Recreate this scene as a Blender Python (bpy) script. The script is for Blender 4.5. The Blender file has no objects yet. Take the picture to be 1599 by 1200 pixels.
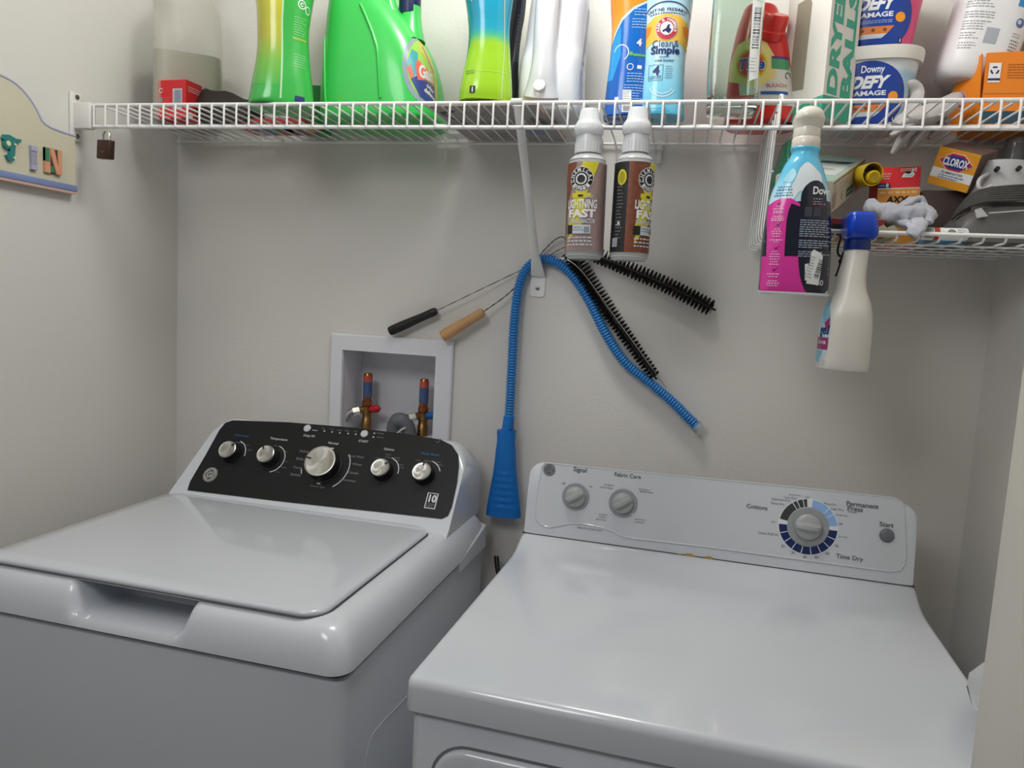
import bpy, bmesh, math, random
import numpy as np
from mathutils import Vector, Matrix, Euler
random.seed(7)
sc = bpy.context.scene
col = sc.collection
PI = math.pi

# ------------------------------------------------------------------ camera
F_PX = 1141.15
CAM = Vector((1.1635, -1.5287, 1.3709))
YAW, PITCH, ROLL = 0.2179, 0.1089, -0.0551
_cy, _sy, _cp, _sp = math.cos(YAW), math.sin(YAW), math.cos(PITCH), math.sin(PITCH)
FWD = Vector((-_sy*_cp, _cy*_cp, -_sp))
_r = Vector((_cy, _sy, 0)); _d = FWD.cross(_r)
RGT = math.cos(ROLL)*_r + math.sin(ROLL)*_d
DWN = -math.sin(ROLL)*_r + math.cos(ROLL)*_d
cam = bpy.data.cameras.new('camera'); cam_o = bpy.data.objects.new('camera', cam); col.objects.link(cam_o)
cam.sensor_fit = 'HORIZONTAL'; cam.sensor_width = 36; cam.lens = F_PX/1599*36; cam.clip_start = .01
mw = Matrix.Identity(4)
for i in range(3):
    mw[i][0] = RGT[i]; mw[i][1] = -DWN[i]; mw[i][2] = -FWD[i]; mw[i][3] = CAM[i]
cam_o.matrix_world = mw
sc.camera = cam_o

# ------------------------------------------------------------------ world, lights, exposure
w = bpy.data.worlds.new('world'); sc.world = w; w.use_nodes = True
bg = w.node_tree.nodes['Background']; bg.inputs[0].default_value = (.86, .93, 1, 1); bg.inputs[1].default_value = .12
def area(name, loc, size, power, colr, target):
    l = bpy.data.lights.new(name, 'AREA'); l.shape = 'DISK'; l.size = size; l.energy = power; l.color = colr
    o = bpy.data.objects.new(name, l); col.objects.link(o); o.location = loc
    o.rotation_euler = (Vector(target)-Vector(loc)).to_track_quat('-Z', 'Y').to_euler(); return o
pl = bpy.data.lights.new('ceiling_globe_light', 'POINT'); pl.shadow_soft_size = .13; pl.energy = 15.5; pl.color = (1, .985, .97)
plo = bpy.data.objects.new('ceiling_globe_light', pl); col.objects.link(plo); plo.location = (.92, -.52, 2.3)
area('hall_lamp_light', (.5, -1.75, 2.25), .6, 7.6, (.97, .97, 1), (.8, 0, 1.3))
sc.view_settings.view_transform = 'Standard'; sc.view_settings.look = 'None'
sc.view_settings.exposure = 0.0; sc.view_settings.gamma = 1; sc.view_settings.use_curve_mapping = False

# ------------------------------------------------------------------ helpers
def ray(u, v): return RGT*((u-799.5)/F_PX) + DWN*((v-600)/F_PX) + FWD
def at(u, v, Y=None, X=None, Z=None):
    """the point of the place seen at pixel u,v on the given wall-parallel plane"""
    d = ray(u, v)
    t = (Y-CAM.y)/d.y if Y is not None else (X-CAM.x)/d.x if X is not None else (Z-CAM.z)/d.z
    return CAM + d*t
def hit(u, v, o, n):
    d = ray(u, v); return CAM + d*((Vector(o)-CAM).dot(n)/d.dot(n))
def ppm(p): return F_PX/(Vector(p)-CAM).dot(FWD)

def lin(c):
    if isinstance(c, str): c = [int(c[i:i+2], 16)/255 for i in (0, 2, 4)]
    return tuple(x/12.92 if x <= .04045 else ((x+.055)/1.055)**2.4 for x in c)
MATS = {}
def mat(name, c, rough=.45, metal=0, trans=0, alpha=1, coat=0, var=.03, vscale=9, bump=0, bscale=300, sheen=0, spec=.5, ior=1.45, sss=0):
    if name in MATS: return MATS[name]
    m = bpy.data.materials.new(name); m.use_nodes = True; nt = m.node_tree; b = nt.nodes['Principled BSDF']
    r, g, bl = lin(c)
    b.inputs['Roughness'].default_value = rough; b.inputs['Metallic'].default_value = metal
    b.inputs['Transmission Weight'].default_value = trans; b.inputs['Alpha'].default_value = alpha
    b.inputs['Coat Weight'].default_value = coat; b.inputs['Specular IOR Level'].default_value = spec; b.inputs['IOR'].default_value = ior
    b.inputs['Sheen Weight'].default_value = sheen
    if sss: b.inputs['Subsurface Weight'].default_value = sss; b.inputs['Subsurface Radius'].default_value = (.01, .01, .01)
    tc = nt.nodes.new('ShaderNodeTexCoord')
    nz = nt.nodes.new('ShaderNodeTexNoise'); nz.inputs['Scale'].default_value = vscale; nz.inputs['Detail'].default_value = 4
    nt.links.new(tc.outputs['Object'], nz.inputs['Vector'])
    mx = nt.nodes.new('ShaderNodeMix'); mx.data_type = 'RGBA'
    mx.inputs[6].default_value = (r*(1-var), g*(1-var), bl*(1-var), 1); mx.inputs[7].default_value = (min(1, r*(1+var)), min(1, g*(1+var)), min(1, bl*(1+var)), 1)
    nt.links.new(nz.outputs['Fac'], mx.inputs[0]); nt.links.new(mx.outputs[2], b.inputs['Base Color'])
    if bump:
        n2 = nt.nodes.new('ShaderNodeTexNoise'); n2.inputs['Scale'].default_value = bscale; n2.inputs['Detail'].default_value = 3
        nt.links.new(tc.outputs['Object'], n2.inputs['Vector'])
        bp = nt.nodes.new('ShaderNodeBump'); bp.inputs['Strength'].default_value = bump; bp.inputs['Distance'].default_value = .002
        nt.links.new(n2.outputs['Fac'], bp.inputs['Height']); nt.links.new(bp.outputs['Normal'], b.inputs['Normal'])
    MATS[name] = m; return m
def spun_mat(name, c, rough):
    m = mat(name, c, rough, metal=1, var=.04); nt = m.node_tree; b = nt.nodes['Principled BSDF']; b.inputs['Anisotropic'].default_value = .85
    tg = nt.nodes.new('ShaderNodeTangent'); tg.direction_type = 'RADIAL'; tg.axis = 'Z'; nt.links.new(tg.outputs[0], b.inputs['Tangent']); return m
def ramp_mat(name, stops, axis=2, lo=0, hi=1, rough=.35, wob=0, **k):
    """plastic coloured in bands along one object axis (printed sleeves)"""
    if name in MATS: return MATS[name]
    m = mat(name, (.5, .5, .5), rough, **k); nt = m.node_tree; b = nt.nodes['Principled BSDF']
    tc = nt.nodes.new('ShaderNodeTexCoord'); sx = nt.nodes.new('ShaderNodeSeparateXYZ'); nt.links.new(tc.outputs['Object'], sx.inputs[0])
    src = sx.outputs[axis]
    if wob:
        nz = nt.nodes.new('ShaderNodeTexNoise'); nz.inputs['Scale'].default_value = 25; nt.links.new(tc.outputs['Object'], nz.inputs['Vector'])
        ma = nt.nodes.new('ShaderNodeMath'); ma.operation = 'MULTIPLY_ADD'; ma.inputs[1].default_value = wob
        nt.links.new(nz.outputs['Fac'], ma.inputs[0]); nt.links.new(src, ma.inputs[2]); src = ma.outputs[0]
    mr = nt.nodes.new('ShaderNodeMapRange'); mr.inputs[1].default_value = lo; mr.inputs[2].default_value = hi; nt.links.new(src, mr.inputs[0])
    cr = nt.nodes.new('ShaderNodeValToRGB'); e = cr.color_ramp.elements
    while len(e) < len(stops): e.new(.5)
    for i, (p, c) in enumerate(stops): e[i].position = p; e[i].color = (*lin(c), 1)
    nt.links.new(mr.outputs[0], cr.inputs[0]); nt.links.new(cr.outputs[0], b.inputs['Base Color']); return m

class MB:
    def __init__(s): s.v = []; s.f = []; s.m = []
    def add(s, verts, faces, mi=0):
        b = len(s.v); s.v += [tuple(x) for x in verts]
        for f in faces: s.f.append(tuple(i+b for i in f)); s.m.append(mi)
        return s
    def bm(s, bm, mi=0, M=None):
        bm.verts.index_update(); vs = [(M @ v.co if M else v.co.copy()) for v in bm.verts]
        s.add(vs, [[v.index for v in f.verts] for f in bm.faces], mi); bm.free(); return s
    def box(s, c, size, rot=None, bevel=0, seg=2, mi=0):
        bm = bmesh.new(); bmesh.ops.create_cube(bm, size=1)
        for v in bm.verts: v.co = Vector((v.co.x*size[0], v.co.y*size[1], v.co.z*size[2]))
        if bevel: bmesh.ops.bevel(bm, geom=list(bm.edges), offset=bevel, segments=seg, profile=.5, affect='EDGES')
        M = Matrix.Translation(c) @ (rot.to_matrix().to_4x4() if isinstance(rot, Euler) else rot.to_4x4() if rot else Matrix.Identity(4))
        return s.bm(bm, mi, M)
    def rings(s, rings, cap=True, closed=True, mi=0):
        n = len(rings[0]); vs = [p for r in rings for p in r]; fs = []
        for k in range(len(rings)-1):
            for i in range(n if closed else n-1):
                j = (i+1) % n; fs.append((k*n+i, k*n+j, (k+1)*n+j, (k+1)*n+i))
        if cap and closed:
            fs.append(tuple(range(n-1, -1, -1))); fs.append(tuple(range((len(rings)-1)*n, len(rings)*n)))
        return s.add(vs, fs, mi)
    def tube(s, pts, r, n=8, cap=True, mi=0, flat=1):
        pts = [Vector(p) for p in pts]; R = r if isinstance(r, (list, tuple)) else [r]*len(pts)
        rings = []; prev = None
        for i, p in enumerate(pts):
            t = (pts[min(i+1, len(pts)-1)]-pts[max(i-1, 0)])
            if t.length < 1e-9: t = Vector((0, 0, 1))
            t.normalize()
            if prev is None:
                a = Vector((0, 0, 1)) if abs(t.z) < .9 else Vector((1, 0, 0)); nx = t.cross(a).normalized()
            else:
                nx = (prev - t*prev.dot(t))
                nx = nx.normalized() if nx.length > 1e-6 else t.orthogonal().normalized()
            prev = nx; ny = t.cross(nx)
            rings.append([p + (nx*math.cos(2*PI*k/n) + ny*math.sin(2*PI*k/n)*flat)*R[i] for k in range(n)])
        return s.rings(rings, cap, True, mi)
    def lathe(s, prof, n=24, M=None, mi=0, cap=True):
        rings = [[Vector((r*math.cos(2*PI*k/n), r*math.sin(2*PI*k/n), z)) for k in range(n)] for r, z in prof]
        if M: rings = [[M @ p for p in r] for r in rings]
        return s.rings(rings, cap, True, mi)
    def build(s, name, mats, parent=None, angle=38, solid=0):
        me = bpy.data.meshes.new(name); me.from_pydata(s.v, [], s.f)
        if not isinstance(mats, (list, tuple)): mats = [mats]
        for m in mats: me.materials.append(m)
        me.polygons.foreach_set('material_index', s.m)
        bm = bmesh.new(); bm.from_mesh(me); bmesh.ops.recalc_face_normals(bm, faces=bm.faces); bm.to_mesh(me); bm.free()
        me.polygons.foreach_set('use_smooth', [True]*len(me.polygons)); me.set_sharp_from_angle(angle=math.radians(angle)); me.update()
        o = bpy.data.objects.new(name, me); col.objects.link(o)
        if parent: o.parent = parent
        if solid:
            md = o.modifiers.new('solid', 'SOLIDIFY'); md.thickness = solid; md.offset = 0
        return o
def thing(name, label, cat, loc=(0, 0, 0), rot=(0, 0, 0), group=None, M=None):
    o = bpy.data.objects.new(name, None); col.objects.link(o); o.empty_display_size = .02
    if M is not None: o.matrix_world = M
    else: o.location = loc; o.rotation_euler = rot
    o['label'] = label; o['category'] = cat
    if group: o['group'] = group
    return o
def tag(o, label, cat, group=None):
    o['label'] = label; o['category'] = cat
    if group: o['group'] = group
    return o
def struct(o): o['kind'] = 'structure'; return o
def spl(pts, n=8):
    """catmull-rom through points (any dimension)"""
    P = np.array([tuple(p) for p in pts], float); out = []
    for i in range(len(P)-1):
        p0 = P[max(i-1, 0)]; p1 = P[i]; p2 = P[i+1]; p3 = P[min(i+2, len(P)-1)]
        for k in range(n):
            t = k/n
            out.append(.5*((2*p1)+(-p0+p2)*t+(2*p0-5*p1+4*p2-p3)*t*t+(-p0+3*p1-3*p2+p3)*t**3))
    out.append(P[-1]); return [tuple(x) for x in out]
def sstep(a, b, x):
    t = min(1, max(0, (x-a)/(b-a))); return t*t*(3-2*t)
def rrect(w, h, r, n=6, cx=0, cy=0):
    pts = []
    for (sx, sy, a0) in ((1, 1, 0), (-1, 1, 90), (-1, -1, 180), (1, -1, 270)):
        for k in range(n+1):
            a = math.radians(a0+90*k/n); pts.append((cx+sx*(w/2-r)+r*math.cos(a), cy+sy*(h/2-r)+r*math.sin(a)))
    return pts

# ---- flat shapes and lettering, laid on surfaces
def poly(pts): return (np.array(pts, float), [tuple(range(len(pts)))])
def rect(x0, y0, x1, y1): return poly([(x0, y0), (x1, y0), (x1, y1), (x0, y1)])
def ell(cx, cy, rx, ry=None, n=28):
    ry = ry or rx; return poly([(cx+rx*math.cos(2*PI*k/n), cy+ry*math.sin(2*PI*k/n)) for k in range(n)])
def arc(cx, cy, r0, r1, a0, a1, n=16):
    A = [math.radians(a0+(a1-a0)*k/n) for k in range(n+1)]
    v = [(cx+r*math.cos(a), cy+r*math.sin(a)) for a in A for r in (r0, r1)]
    return (np.array(v), [(2*k, 2*k+1, 2*k+3, 2*k+2) for k in range(n)])
def rr(x0, y0, x1, y1, r): return poly(rrect(x1-x0, y1-y0, r, 5, (x0+x1)/2, (y0+y1)/2))
def shift(s, dx=0, dy=0, rot=0, sx=1, sy=1):
    v, f = s; v = v*np.array([sx, sy]); c, q = math.cos(rot), math.sin(rot)
    return (np.stack([v[:, 0]*c-v[:, 1]*q+dx, v[:, 0]*q+v[:, 1]*c+dy], 1), f)
_tc = {}
def txt(s, size=.01, x=0, y=0, bold=0, shear=0, width=None, rot=0, align='CENTER', space=1):
    key = (s, bold, shear, align, space)
    if key not in _tc:
        cu = bpy.data.curves.new('t', 'FONT'); cu.body = s; cu.size = 1; cu.align_x = align; cu.align_y = 'CENTER'; cu.shear = shear
        cu.offset = bold*.02; cu.resolution_u = 3; cu.space_character = space; cu.fill_mode = 'FRONT'
        o = bpy.data.objects.new('t', cu); col.objects.link(o); dg = bpy.context.evaluated_depsgraph_get()
        me = o.evaluated_get(dg).to_mesh(); v = np.array([p.co[:2] for p in me.vertices]) if len(me.vertices) else np.zeros((0, 2))
        f = [tuple(p.vertices) for p in me.polygons]; o.evaluated_get(dg).to_mesh_clear()
        bpy.data.objects.remove(o); bpy.data.curves.remove(cu)
        if len(v): v = v - np.array([0, (v[:, 1].max()+v[:, 1].min())/2])
        _tc[key] = (v, f)
    v, f = _tc[key]; v = v*size
    if width and len(v): v = v*np.array([width/(v[:, 0].max()-v[:, 0].min()), 1])
    return shift((v, f), x, y, rot)
def arctxt(s, size, cx, cy, r, a0, a1, bold=1, flip=False):
    out = []
    for i, ch in enumerate(s):
        if ch == ' ': continue
        a = a0+(a1-a0)*i/max(1, len(s)-1); A = math.radians(a)
        out.append(txt(ch, size, cx+r*math.cos(A), cy+r*math.sin(A), bold, rot=A+(PI/2 if flip else -PI/2)))
    return out
def lines(x0, x1, y0, dy, n, h, seed=0, words=True, ragged=True):
    """rows of print too small to read: broken bars"""
    rnd = random.Random(seed); out = []
    for i in range(n):
        x = x0; y = y0-dy*i; end = x1-(rnd.random()*.35*(x1-x0) if ragged else 0)
        while x < end-1e-6:
            l = (x1-x0)*(.06+.12*rnd.random()); l = min(l, end-x); out.append(rect(x, y-h/2, x+l, y+h/2)); x += l+h*.8
    return out
def bars(x0, y0, x1, y1, seed=0, vertical=True):
    rnd = random.Random(seed); out = []; a, b = (x0, x1) if vertical else (y0, y1); st = (b-a)/28; x = a
    while x < b-st:
        ww = st*rnd.choice((.5, .5, 1, 1.5))
        out.append(rect(x, y0, x+ww, y1) if vertical else rect(x0, x, x1, x+ww)); x += ww+st*rnd.choice((.5, 1, 1))
    return out
class Dec:
    """flat shapes mapped on a surface fn(u,v,off) as one mesh"""
    def __init__(s, fn, maxlen=None, step=.00025): s.fn = fn; s.ml = maxlen; s.mats = []; s.b = MB(); s.step = step
    def add(s, shape, m, layer=1, clip=None):
        if isinstance(shape, list):
            for q in shape: s.add(q, m, layer, clip)
            return s
        v, f = shape
        if not len(v): return s
        if m not in s.mats: s.mats.append(m)
        mi = s.mats.index(m)
        if clip or s.ml:
            bm = bmesh.new(); bv = [bm.verts.new((p[0], p[1], 0)) for p in v]
            for q in f:
                try: bm.faces.new([bv[i] for i in q])
                except ValueError: pass
            if clip:
                for (co, no) in clip:
                    bmesh.ops.bisect_plane(bm, geom=bm.verts[:]+bm.edges[:]+bm.faces[:], plane_co=(*co, 0), plane_no=(*no, 0), clear_outer=True)
            bmesh.ops.triangulate(bm, faces=bm.faces[:])
            if s.ml:
                for _ in range(5):
                    e = [q for q in bm.edges if q.calc_length() > s.ml]
                    if not e: break
                    bmesh.ops.subdivide_edges(bm, edges=e, cuts=1); bmesh.ops.triangulate(bm, faces=bm.faces[:])
            bm.verts.index_update(); v = np.array([q.co[:2] for q in bm.verts]); f = [tuple(q.index for q in p.verts) for p in bm.faces]; bm.free()
            if not len(v): return s
        s.b.add([s.fn(p[0], p[1], s.step*layer) for p in v], f, mi); return s
    def build(s, name, parent): return s.b.build(name, s.mats, parent, angle=60)
class Decs:
    """like Dec, but each shape goes to the part nearest its place"""
    def __init__(s, fn, anchors): s.a = anchors; s.d = [Dec(fn) for _ in anchors]
    def add(s, shape, m, layer=1):
        if isinstance(shape, list):
            c = np.mean(np.concatenate([q[0] for q in shape]), axis=0)
        else: c = np.mean(shape[0], axis=0)
        i = min(range(len(s.a)), key=lambda k: math.hypot(s.a[k][0]-c[0], (s.a[k][1]-c[1])*1.3)); s.d[i].add(shape, m, layer)
    def build(s, name, parent):
        for d in s.d:
            if d.mats: d.build(name, parent)
def plane_map(o, ex, ey):
    o, ex, ey = Vector(o), Vector(ex).normalized(), Vector(ey).normalized(); n = ex.cross(ey)
    return lambda u, v, off=0: o+ex*u+ey*v+n*off

class Bottle:
    """body lofted through rounded sections; keys = (z, rx, ry, squareness, cx, cy); front faces -y"""
    def __init__(s, keys, n=44, sub=7, smooth=True):
        keys = [tuple(k)+(0,)*(6-len(k)) for k in keys]; s.keys = keys
        s.tab = np.array(spl(keys, sub) if smooth else keys); s.n = n; s._c = {}
    def par(s, z):
        t = s.tab; return [float(np.interp(z, t[:, 0], t[:, i])) for i in range(1, 6)]
    def sect(s, z):
        k = round(z, 5)
        if k not in s._c:
            rx, ry, n, cx, cy = s.par(z); th = np.linspace(-PI, PI, 361); a, b = np.sin(th), np.cos(th)
            x = cx+rx*np.sign(a)*np.abs(a)**(2/n); y = cy-ry*np.sign(b)*np.abs(b)**(2/n)
            L = np.concatenate([[0], np.cumsum(np.hypot(np.diff(x), np.diff(y)))]); s._c[k] = (x, y, L-L[180], L[-1])
        return s._c[k]
    def fn(s, u, v, off=0):
        x, y, L, T = s.sect(v); u = max(-T*.499, min(T*.499, u))
        p = [np.interp(q, L, c) for q in (u-.0006, u, u+.0006) for c in (x, y)]
        t = Vector((p[4]-p[0], p[5]-p[1])); t = t.normalized() if t.length > 0 else Vector((1, 0))
        return Vector((p[2]+t.y*off, p[3]-t.x*off, v))
    def ring(s, z):
        x, y, L, T = s.sect(z); q = np.linspace(L[0], L[-1], s.n+1)[:-1]
        return [(float(np.interp(a, L, x)), float(np.interp(a, L, y)), z) for a in q]
    def mb(s, lo=None, hi=None, cap=True):
        zs = [z for z in s.tab[:, 0] if (lo is None or z >= lo-1e-6) and (hi is None or z <= hi+1e-6)]
        b = MB(); b.rings([s.ring(z) for z in zs], cap); return b

# ------------------------------------------------------------------ setting
M_wall = mat('wall paint', 'd9d6d0', .75, var=.02, vscale=2, bump=.25, bscale=160)
M_trim = mat('trim paint', 'c9c6be', .45, var=.02)
RX = 1.728; HX0, HX1, HZ0, HZ1 = .434, .653, 1.02, 1.248
b = MB()
for (x0, x1, z0, z1) in ((-.1, HX0, 0, 2.44), (HX1, RX+.1, 0, 2.44), (HX0, HX1, 0, HZ0), (HX0, HX1, HZ1, 2.44)):
    b.box(((x0+x1)/2, .06, (z0+z1)/2), (x1-x0, .12, z1-z0))
struct(b.build('wall_back', M_wall))
struct(MB().box((-.05, -1.25, 1.22), (.1, 2.5, 2.44)).build('wall_left', M_wall))
struct(MB().box((RX+.05, -.4, 1.22), (.1, .8, 2.44)).build('wall_right', M_wall))
struct(MB().box((1.462+.3, -.86, 1.22), (.6, .12, 2.44), bevel=.004).build('wall_front', M_trim))
struct(MB().box((1, -1.3, -.05), (3.2, 3, .1)).build('floor', mat('floor tile', 'b9ab97', .4, var=.1)))
struct(MB().box((1, -1.3, 2.49), (3.2, 3, .1)).build('ceiling', mat('ceiling paint', 'e6e4de', .8)))

# ------------------------------------------------------------------ shared machine helpers
M_wht = mat('white enamel', 'c9cdd3', .14, var=.01, coat=.5)
M_plw = mat('white plastic', 'ced2d8', .17, var=.01, coat=.3)
M_side = mat('washer side enamel', 'bfc3c9', .4, var=.02)
M_gap = mat('dark gap', '3a3b3d', .7)
M_chrome = mat('brushed chrome', 'd8d8d4', .28, metal=1, var=.05)
M_spun = spun_mat('spun knob metal', 'c2c1bd', .3)
M_blk = mat('black plastic', '17181a', .35)
M_mark = mat('white print', 'd5d7d8', .5); M_dim = mat('grey print', '7d8083', .5); M_blu = mat('blue print', '2a6aa8', .5); M_gry = mat('dark grey print', '55585b', .5)

class Face:
    """a plane on a machine, addressed by where its marks are seen"""
    def __init__(s, root, a, bx, cy):
        s.inv = root.matrix_world.inverted(); s.root = root
        s.o = Vector(a); s.ex = (Vector(bx)-s.o).normalized(); t = Vector(cy)-s.o; s.ey = (t-s.ex*t.dot(s.ex)).normalized(); s.n = s.ex.cross(s.ey)
        s.wo = root.matrix_world @ s.o; s.wn = (root.matrix_world.to_3x3() @ s.n).normalized()
    def uv(s, u, v):
        p = s.inv @ hit(u, v, s.wo, s.wn) - s.o; return p.dot(s.ex), p.dot(s.ey)
    def k(s, u, v): return 1/ppm(hit(u, v, s.wo, s.wn))      # metres per pixel there
    def map(s): return plane_map(s.o, s.ex, s.ey)
    def M(s, u, v, rot=0):
        x, y = s.uv(u, v); p = s.o+s.ex*x+s.ey*y
        m = Matrix.Identity(4)
        for i in range(3): m[i][0] = s.ex[i]; m[i][1] = s.ey[i]; m[i][2] = s.n[i]; m[i][3] = p[i]
        return m @ Matrix.Rotation(rot, 4, 'Z')
def face_txt(D, F, s, u, v, wpx, m, size=None, bold=0, layer=2, align='CENTER'):
    x, y = F.uv(u, v); k = F.k(u, v); w_ = wpx*k
    t = txt(s, 1, bold=bold, align=align); tw = t[0][:, 0].max()-t[0][:, 0].min()
    D.add(txt(s, size or w_/tw, x, y, bold, width=w_, align=align), m, layer)
def monogram(D, x, y, r, ring, field, script, layer=2):
    D.add(ell(x, y, r), ring, layer); D.add(arc(x, y, r*.86, r*.93, 0, 360, 40), field, layer+1); D.add(ell(x, y, r*.72), field, layer+1)
    for k in range(4):
        a = 45+90*k; D.add(arc(x+r*.5*math.cos(math.radians(a)), y+r*.5*math.sin(math.radians(a)), r*.16, r*.24, a-140, a+140, 12), script, layer+2)
    D.add(txt('GE', r*.95, x, y, 1, .3), script, layer+2)

# ------------------------------------------------------------------ washing machine
TW = -.0352; WW, WD = .686, .655
wl = Vector((.772-WW*math.cos(TW), -.683-WW*math.sin(TW), 0))
wash = thing('washing_machine', 'white top-loading washing machine with black control panel, left of the dryer', 'washing machine', wl, (0, 0, TW))
bpy.context.view_layer.update()
ZR = .868; ZD = .930
b = MB()
out = lambda d, z, r=.022: [(x+WW/2, y+WD/2, z) for x, y in rrect(WW-2*d, WD-2*d, max(r-d*.4, .006), 6)]
b.rings([out(.004, .01), out(.004, ZR-.016), out(.0055, ZR-.011), out(.009, ZR-.009), out(.011, ZR+.004)])
cab = b.build('cabinet', M_side, wash)
# raised line of the side panel
b = MB(); g = [wash.matrix_world.inverted() @ hit(u, v, wash.matrix_world @ Vector((WW-.004, 0, 0)), wash.matrix_world.to_3x3() @ Vector((1, 0, 0))) for u, v in ((640, 1083), (600, 1125), (582, 1146), (575, 1165), (567, 1205), (555, 1290))]
b.tube([(WW-.0042, p.y, p.z) for p in g], .0013, 6); b.build('side_panel_crease', M_side, cab)
# top deck: rings from the outer edge inwards, scooped at the front for the lid grip
XA = wash.matrix_world.inverted() @ at(120, 915, Y=-.65); XB = wash.matrix_world.inverted() @ at(300, 945, Y=-.65)
xa, xb = XA.x-.012, XB.x+.012
def drr(d, n=90):
    r = .03 if d < .03 else .03
    w_, h_ = WW-2*d, WD-2*d; P_ = []
    for (p, q, m) in (((r, 0), (w_-r, 0), n), ((w_, r), (w_, h_-r), 24), ((w_-r, h_), (r, h_), 24), ((0, h_-r), (0, r), 24)):
        for k in range(m+1): t = k/m; P_.append((p[0]+(q[0]-p[0])*t, p[1]+(q[1]-p[1])*t))
        cx = {(w_-r, 0): (w_-r, r, -90), (w_, h_-r): (w_-r, h_-r, 0), (r, h_): (r, h_-r, 90), (0, r): (r, r, 180)}[q]
        for k in range(1, 8): a = math.radians(cx[2]+90*k/8); P_.append((cx[0]+r*math.cos(a), cx[1]+r*math.sin(a)))
    return [(x+d, y+d) for x, y in P_]
prof = [(.000, ZR), (.0005, ZR+.006), (.003, ZR+.02), (.007, ZR+.034), (.0125, ZR+.046), (.019, ZR+.054), (.026, ZR+.059), (.034, ZR+.0615), (.042, ZR+.0625), (.05, ZR+.062), (.06, ZR+.058), (.075, ZR+.058), (.09, ZR+.058), (.11, ZR+.058), (.13, ZR+.058)]
rings = []
for d, z in prof:
    R_ = []
    for x, y in drr(d):
        S = sstep(xa, xa+.032, x)*(1-sstep(xb-.032, xb, x)); T = (1-sstep(.085, .12, y)) if y < .2 else 0
        s_ = S*T; lift = min(1, (z-ZR)/.03)
        zz = z - s_*lift*(.045 if d > .012 else .045*d/.012); zz = min(zz, ZR+.016+.02*(1-s_)*2.6) if s_ > .02 else zz
        R_.append((x, y+s_*.004*lift, zz))
    rings.append(R_)
b = MB(); b.rings(rings); b.build('top_deck', M_plw, wash, 50)
b = MB(); b.rings([out(.0034, ZR-.0034), out(.0034, ZR+.0006)], cap=False); b.build('deck_gap', M_gap, wash)
# lid
LX0, LX1, LY0, LY1 = .045, WW-.052, .026, .452
b = MB(); lw, lh, lc = LX1-LX0, LY1-LY0, ((LX0+LX1)/2, (LY0+LY1)/2)
lr = lambda d, z: [(x+lc[0], y+lc[1], z) for x, y in rrect(lw-2*d, lh-2*d, max(.035-d*.5, .006), 8)]
b.rings([lr(.006, ZD-.006), lr(.0015, ZD-.003), lr(0, ZD+.003), lr(.0015, ZD+.0065), lr(.005, ZD+.0085), lr(.03, ZD+.0092), lr(.08, ZD+.0096), [(lc[0]+(x-lc[0])*.05, lc[1]+(y-lc[1])*.05, z) for x, y, z in lr(.08, ZD+.0098)]])
b.build('lid', M_wht, wash, 50)
b = MB(); lq = lambda d, z: [(x+lc[0], y+lc[1], z) for x, y in rrect(lw+2*d, lh+2*d, .037+d, 8)]
b.rings([lq(.0025, ZD+.0006), lq(-.008, ZD+.0008)], cap=False); b.build('lid_gap', M_gap, wash)
# console: wedge with a raked face and rolled ends
YB, ZB, YT, ZT = .452, .934, .558, 1.083
def csec(x):
    e = min(x+.02, WW+.012-x); r = .075
    h = 1 if e > r else math.sqrt(max(0, 1-(1-e/r)**2.4))
    h = .18+.82*h; out_ = []
    zt = ZB-.03+(ZT-ZB+.03)*h
    fy = YB+(YT-YB)*((zt-ZB)/(ZT-ZB))
    pts = [(YB-.016, ZB-.014), (YB-.006, ZB-.004), (YB, ZB)]
    for k in range(1, 7):
        t = k/6; pts.append((YB+(fy-.004-YB)*t, ZB+(zt-.008-ZB)*t))
    pts += [(fy+.003, zt-.002), (fy+.011, zt), (fy+.03, zt-.001), (.622, zt-.012), (.642, zt-.03), (.646, min(zt-.035, 1.0)), (.646, ZB-.014)]
    return pts
xs = [.012, .016, .022, .03, .04, .052, .066, .085]; xs = xs+[WW*k/10 for k in range(2, 9)]+[WW-x+.004 for x in reversed(xs)]
b = MB(); b.rings([[(x+(.028+.05*max(0, z-ZB)/(ZT-ZB))*max(0, 1-x/.25)-.012*max(0, 1-(WW-x)/.25), y, z) for y, z in csec(x)] for x in xs]); con = b.build('console', M_plw, wash, 50)
F = Face(wash, (0, YB, ZB), (WW, YB, ZB), (0, YT, ZT))
pn = [F.uv(u, v) for u, v in ((293, 766), (297, 753), (322, 710), (343, 672), (352, 661), (364, 657), (450, 660), (560, 669), (640, 679), (688, 687), (706, 696), (716, 711), (717, 728), (714, 755), (706, 792), (700, 806), (690, 811), (600, 801), (450, 785), (300, 767))]
D = Dec(F.map(), .08); M_pan = mat('charcoal panel', '17181a', .4, var=.06, vscale=40, spec=.35)
D.add(poly(pn), M_pan, 4); pan = D.build('control_panel', wash)
D = Decs(F.map(), [F.uv(*q) for q in ((372, 703), (435, 712), (483, 682), (480, 672), (507, 672), (519, 673), (531, 675), (544, 676), (556, 677), (568, 690), (590, 681), (509, 728), (521, 695), (498, 759), (467, 728), (556, 732), (607, 728), (668, 730), (674, 783), (684, 689))])
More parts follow.
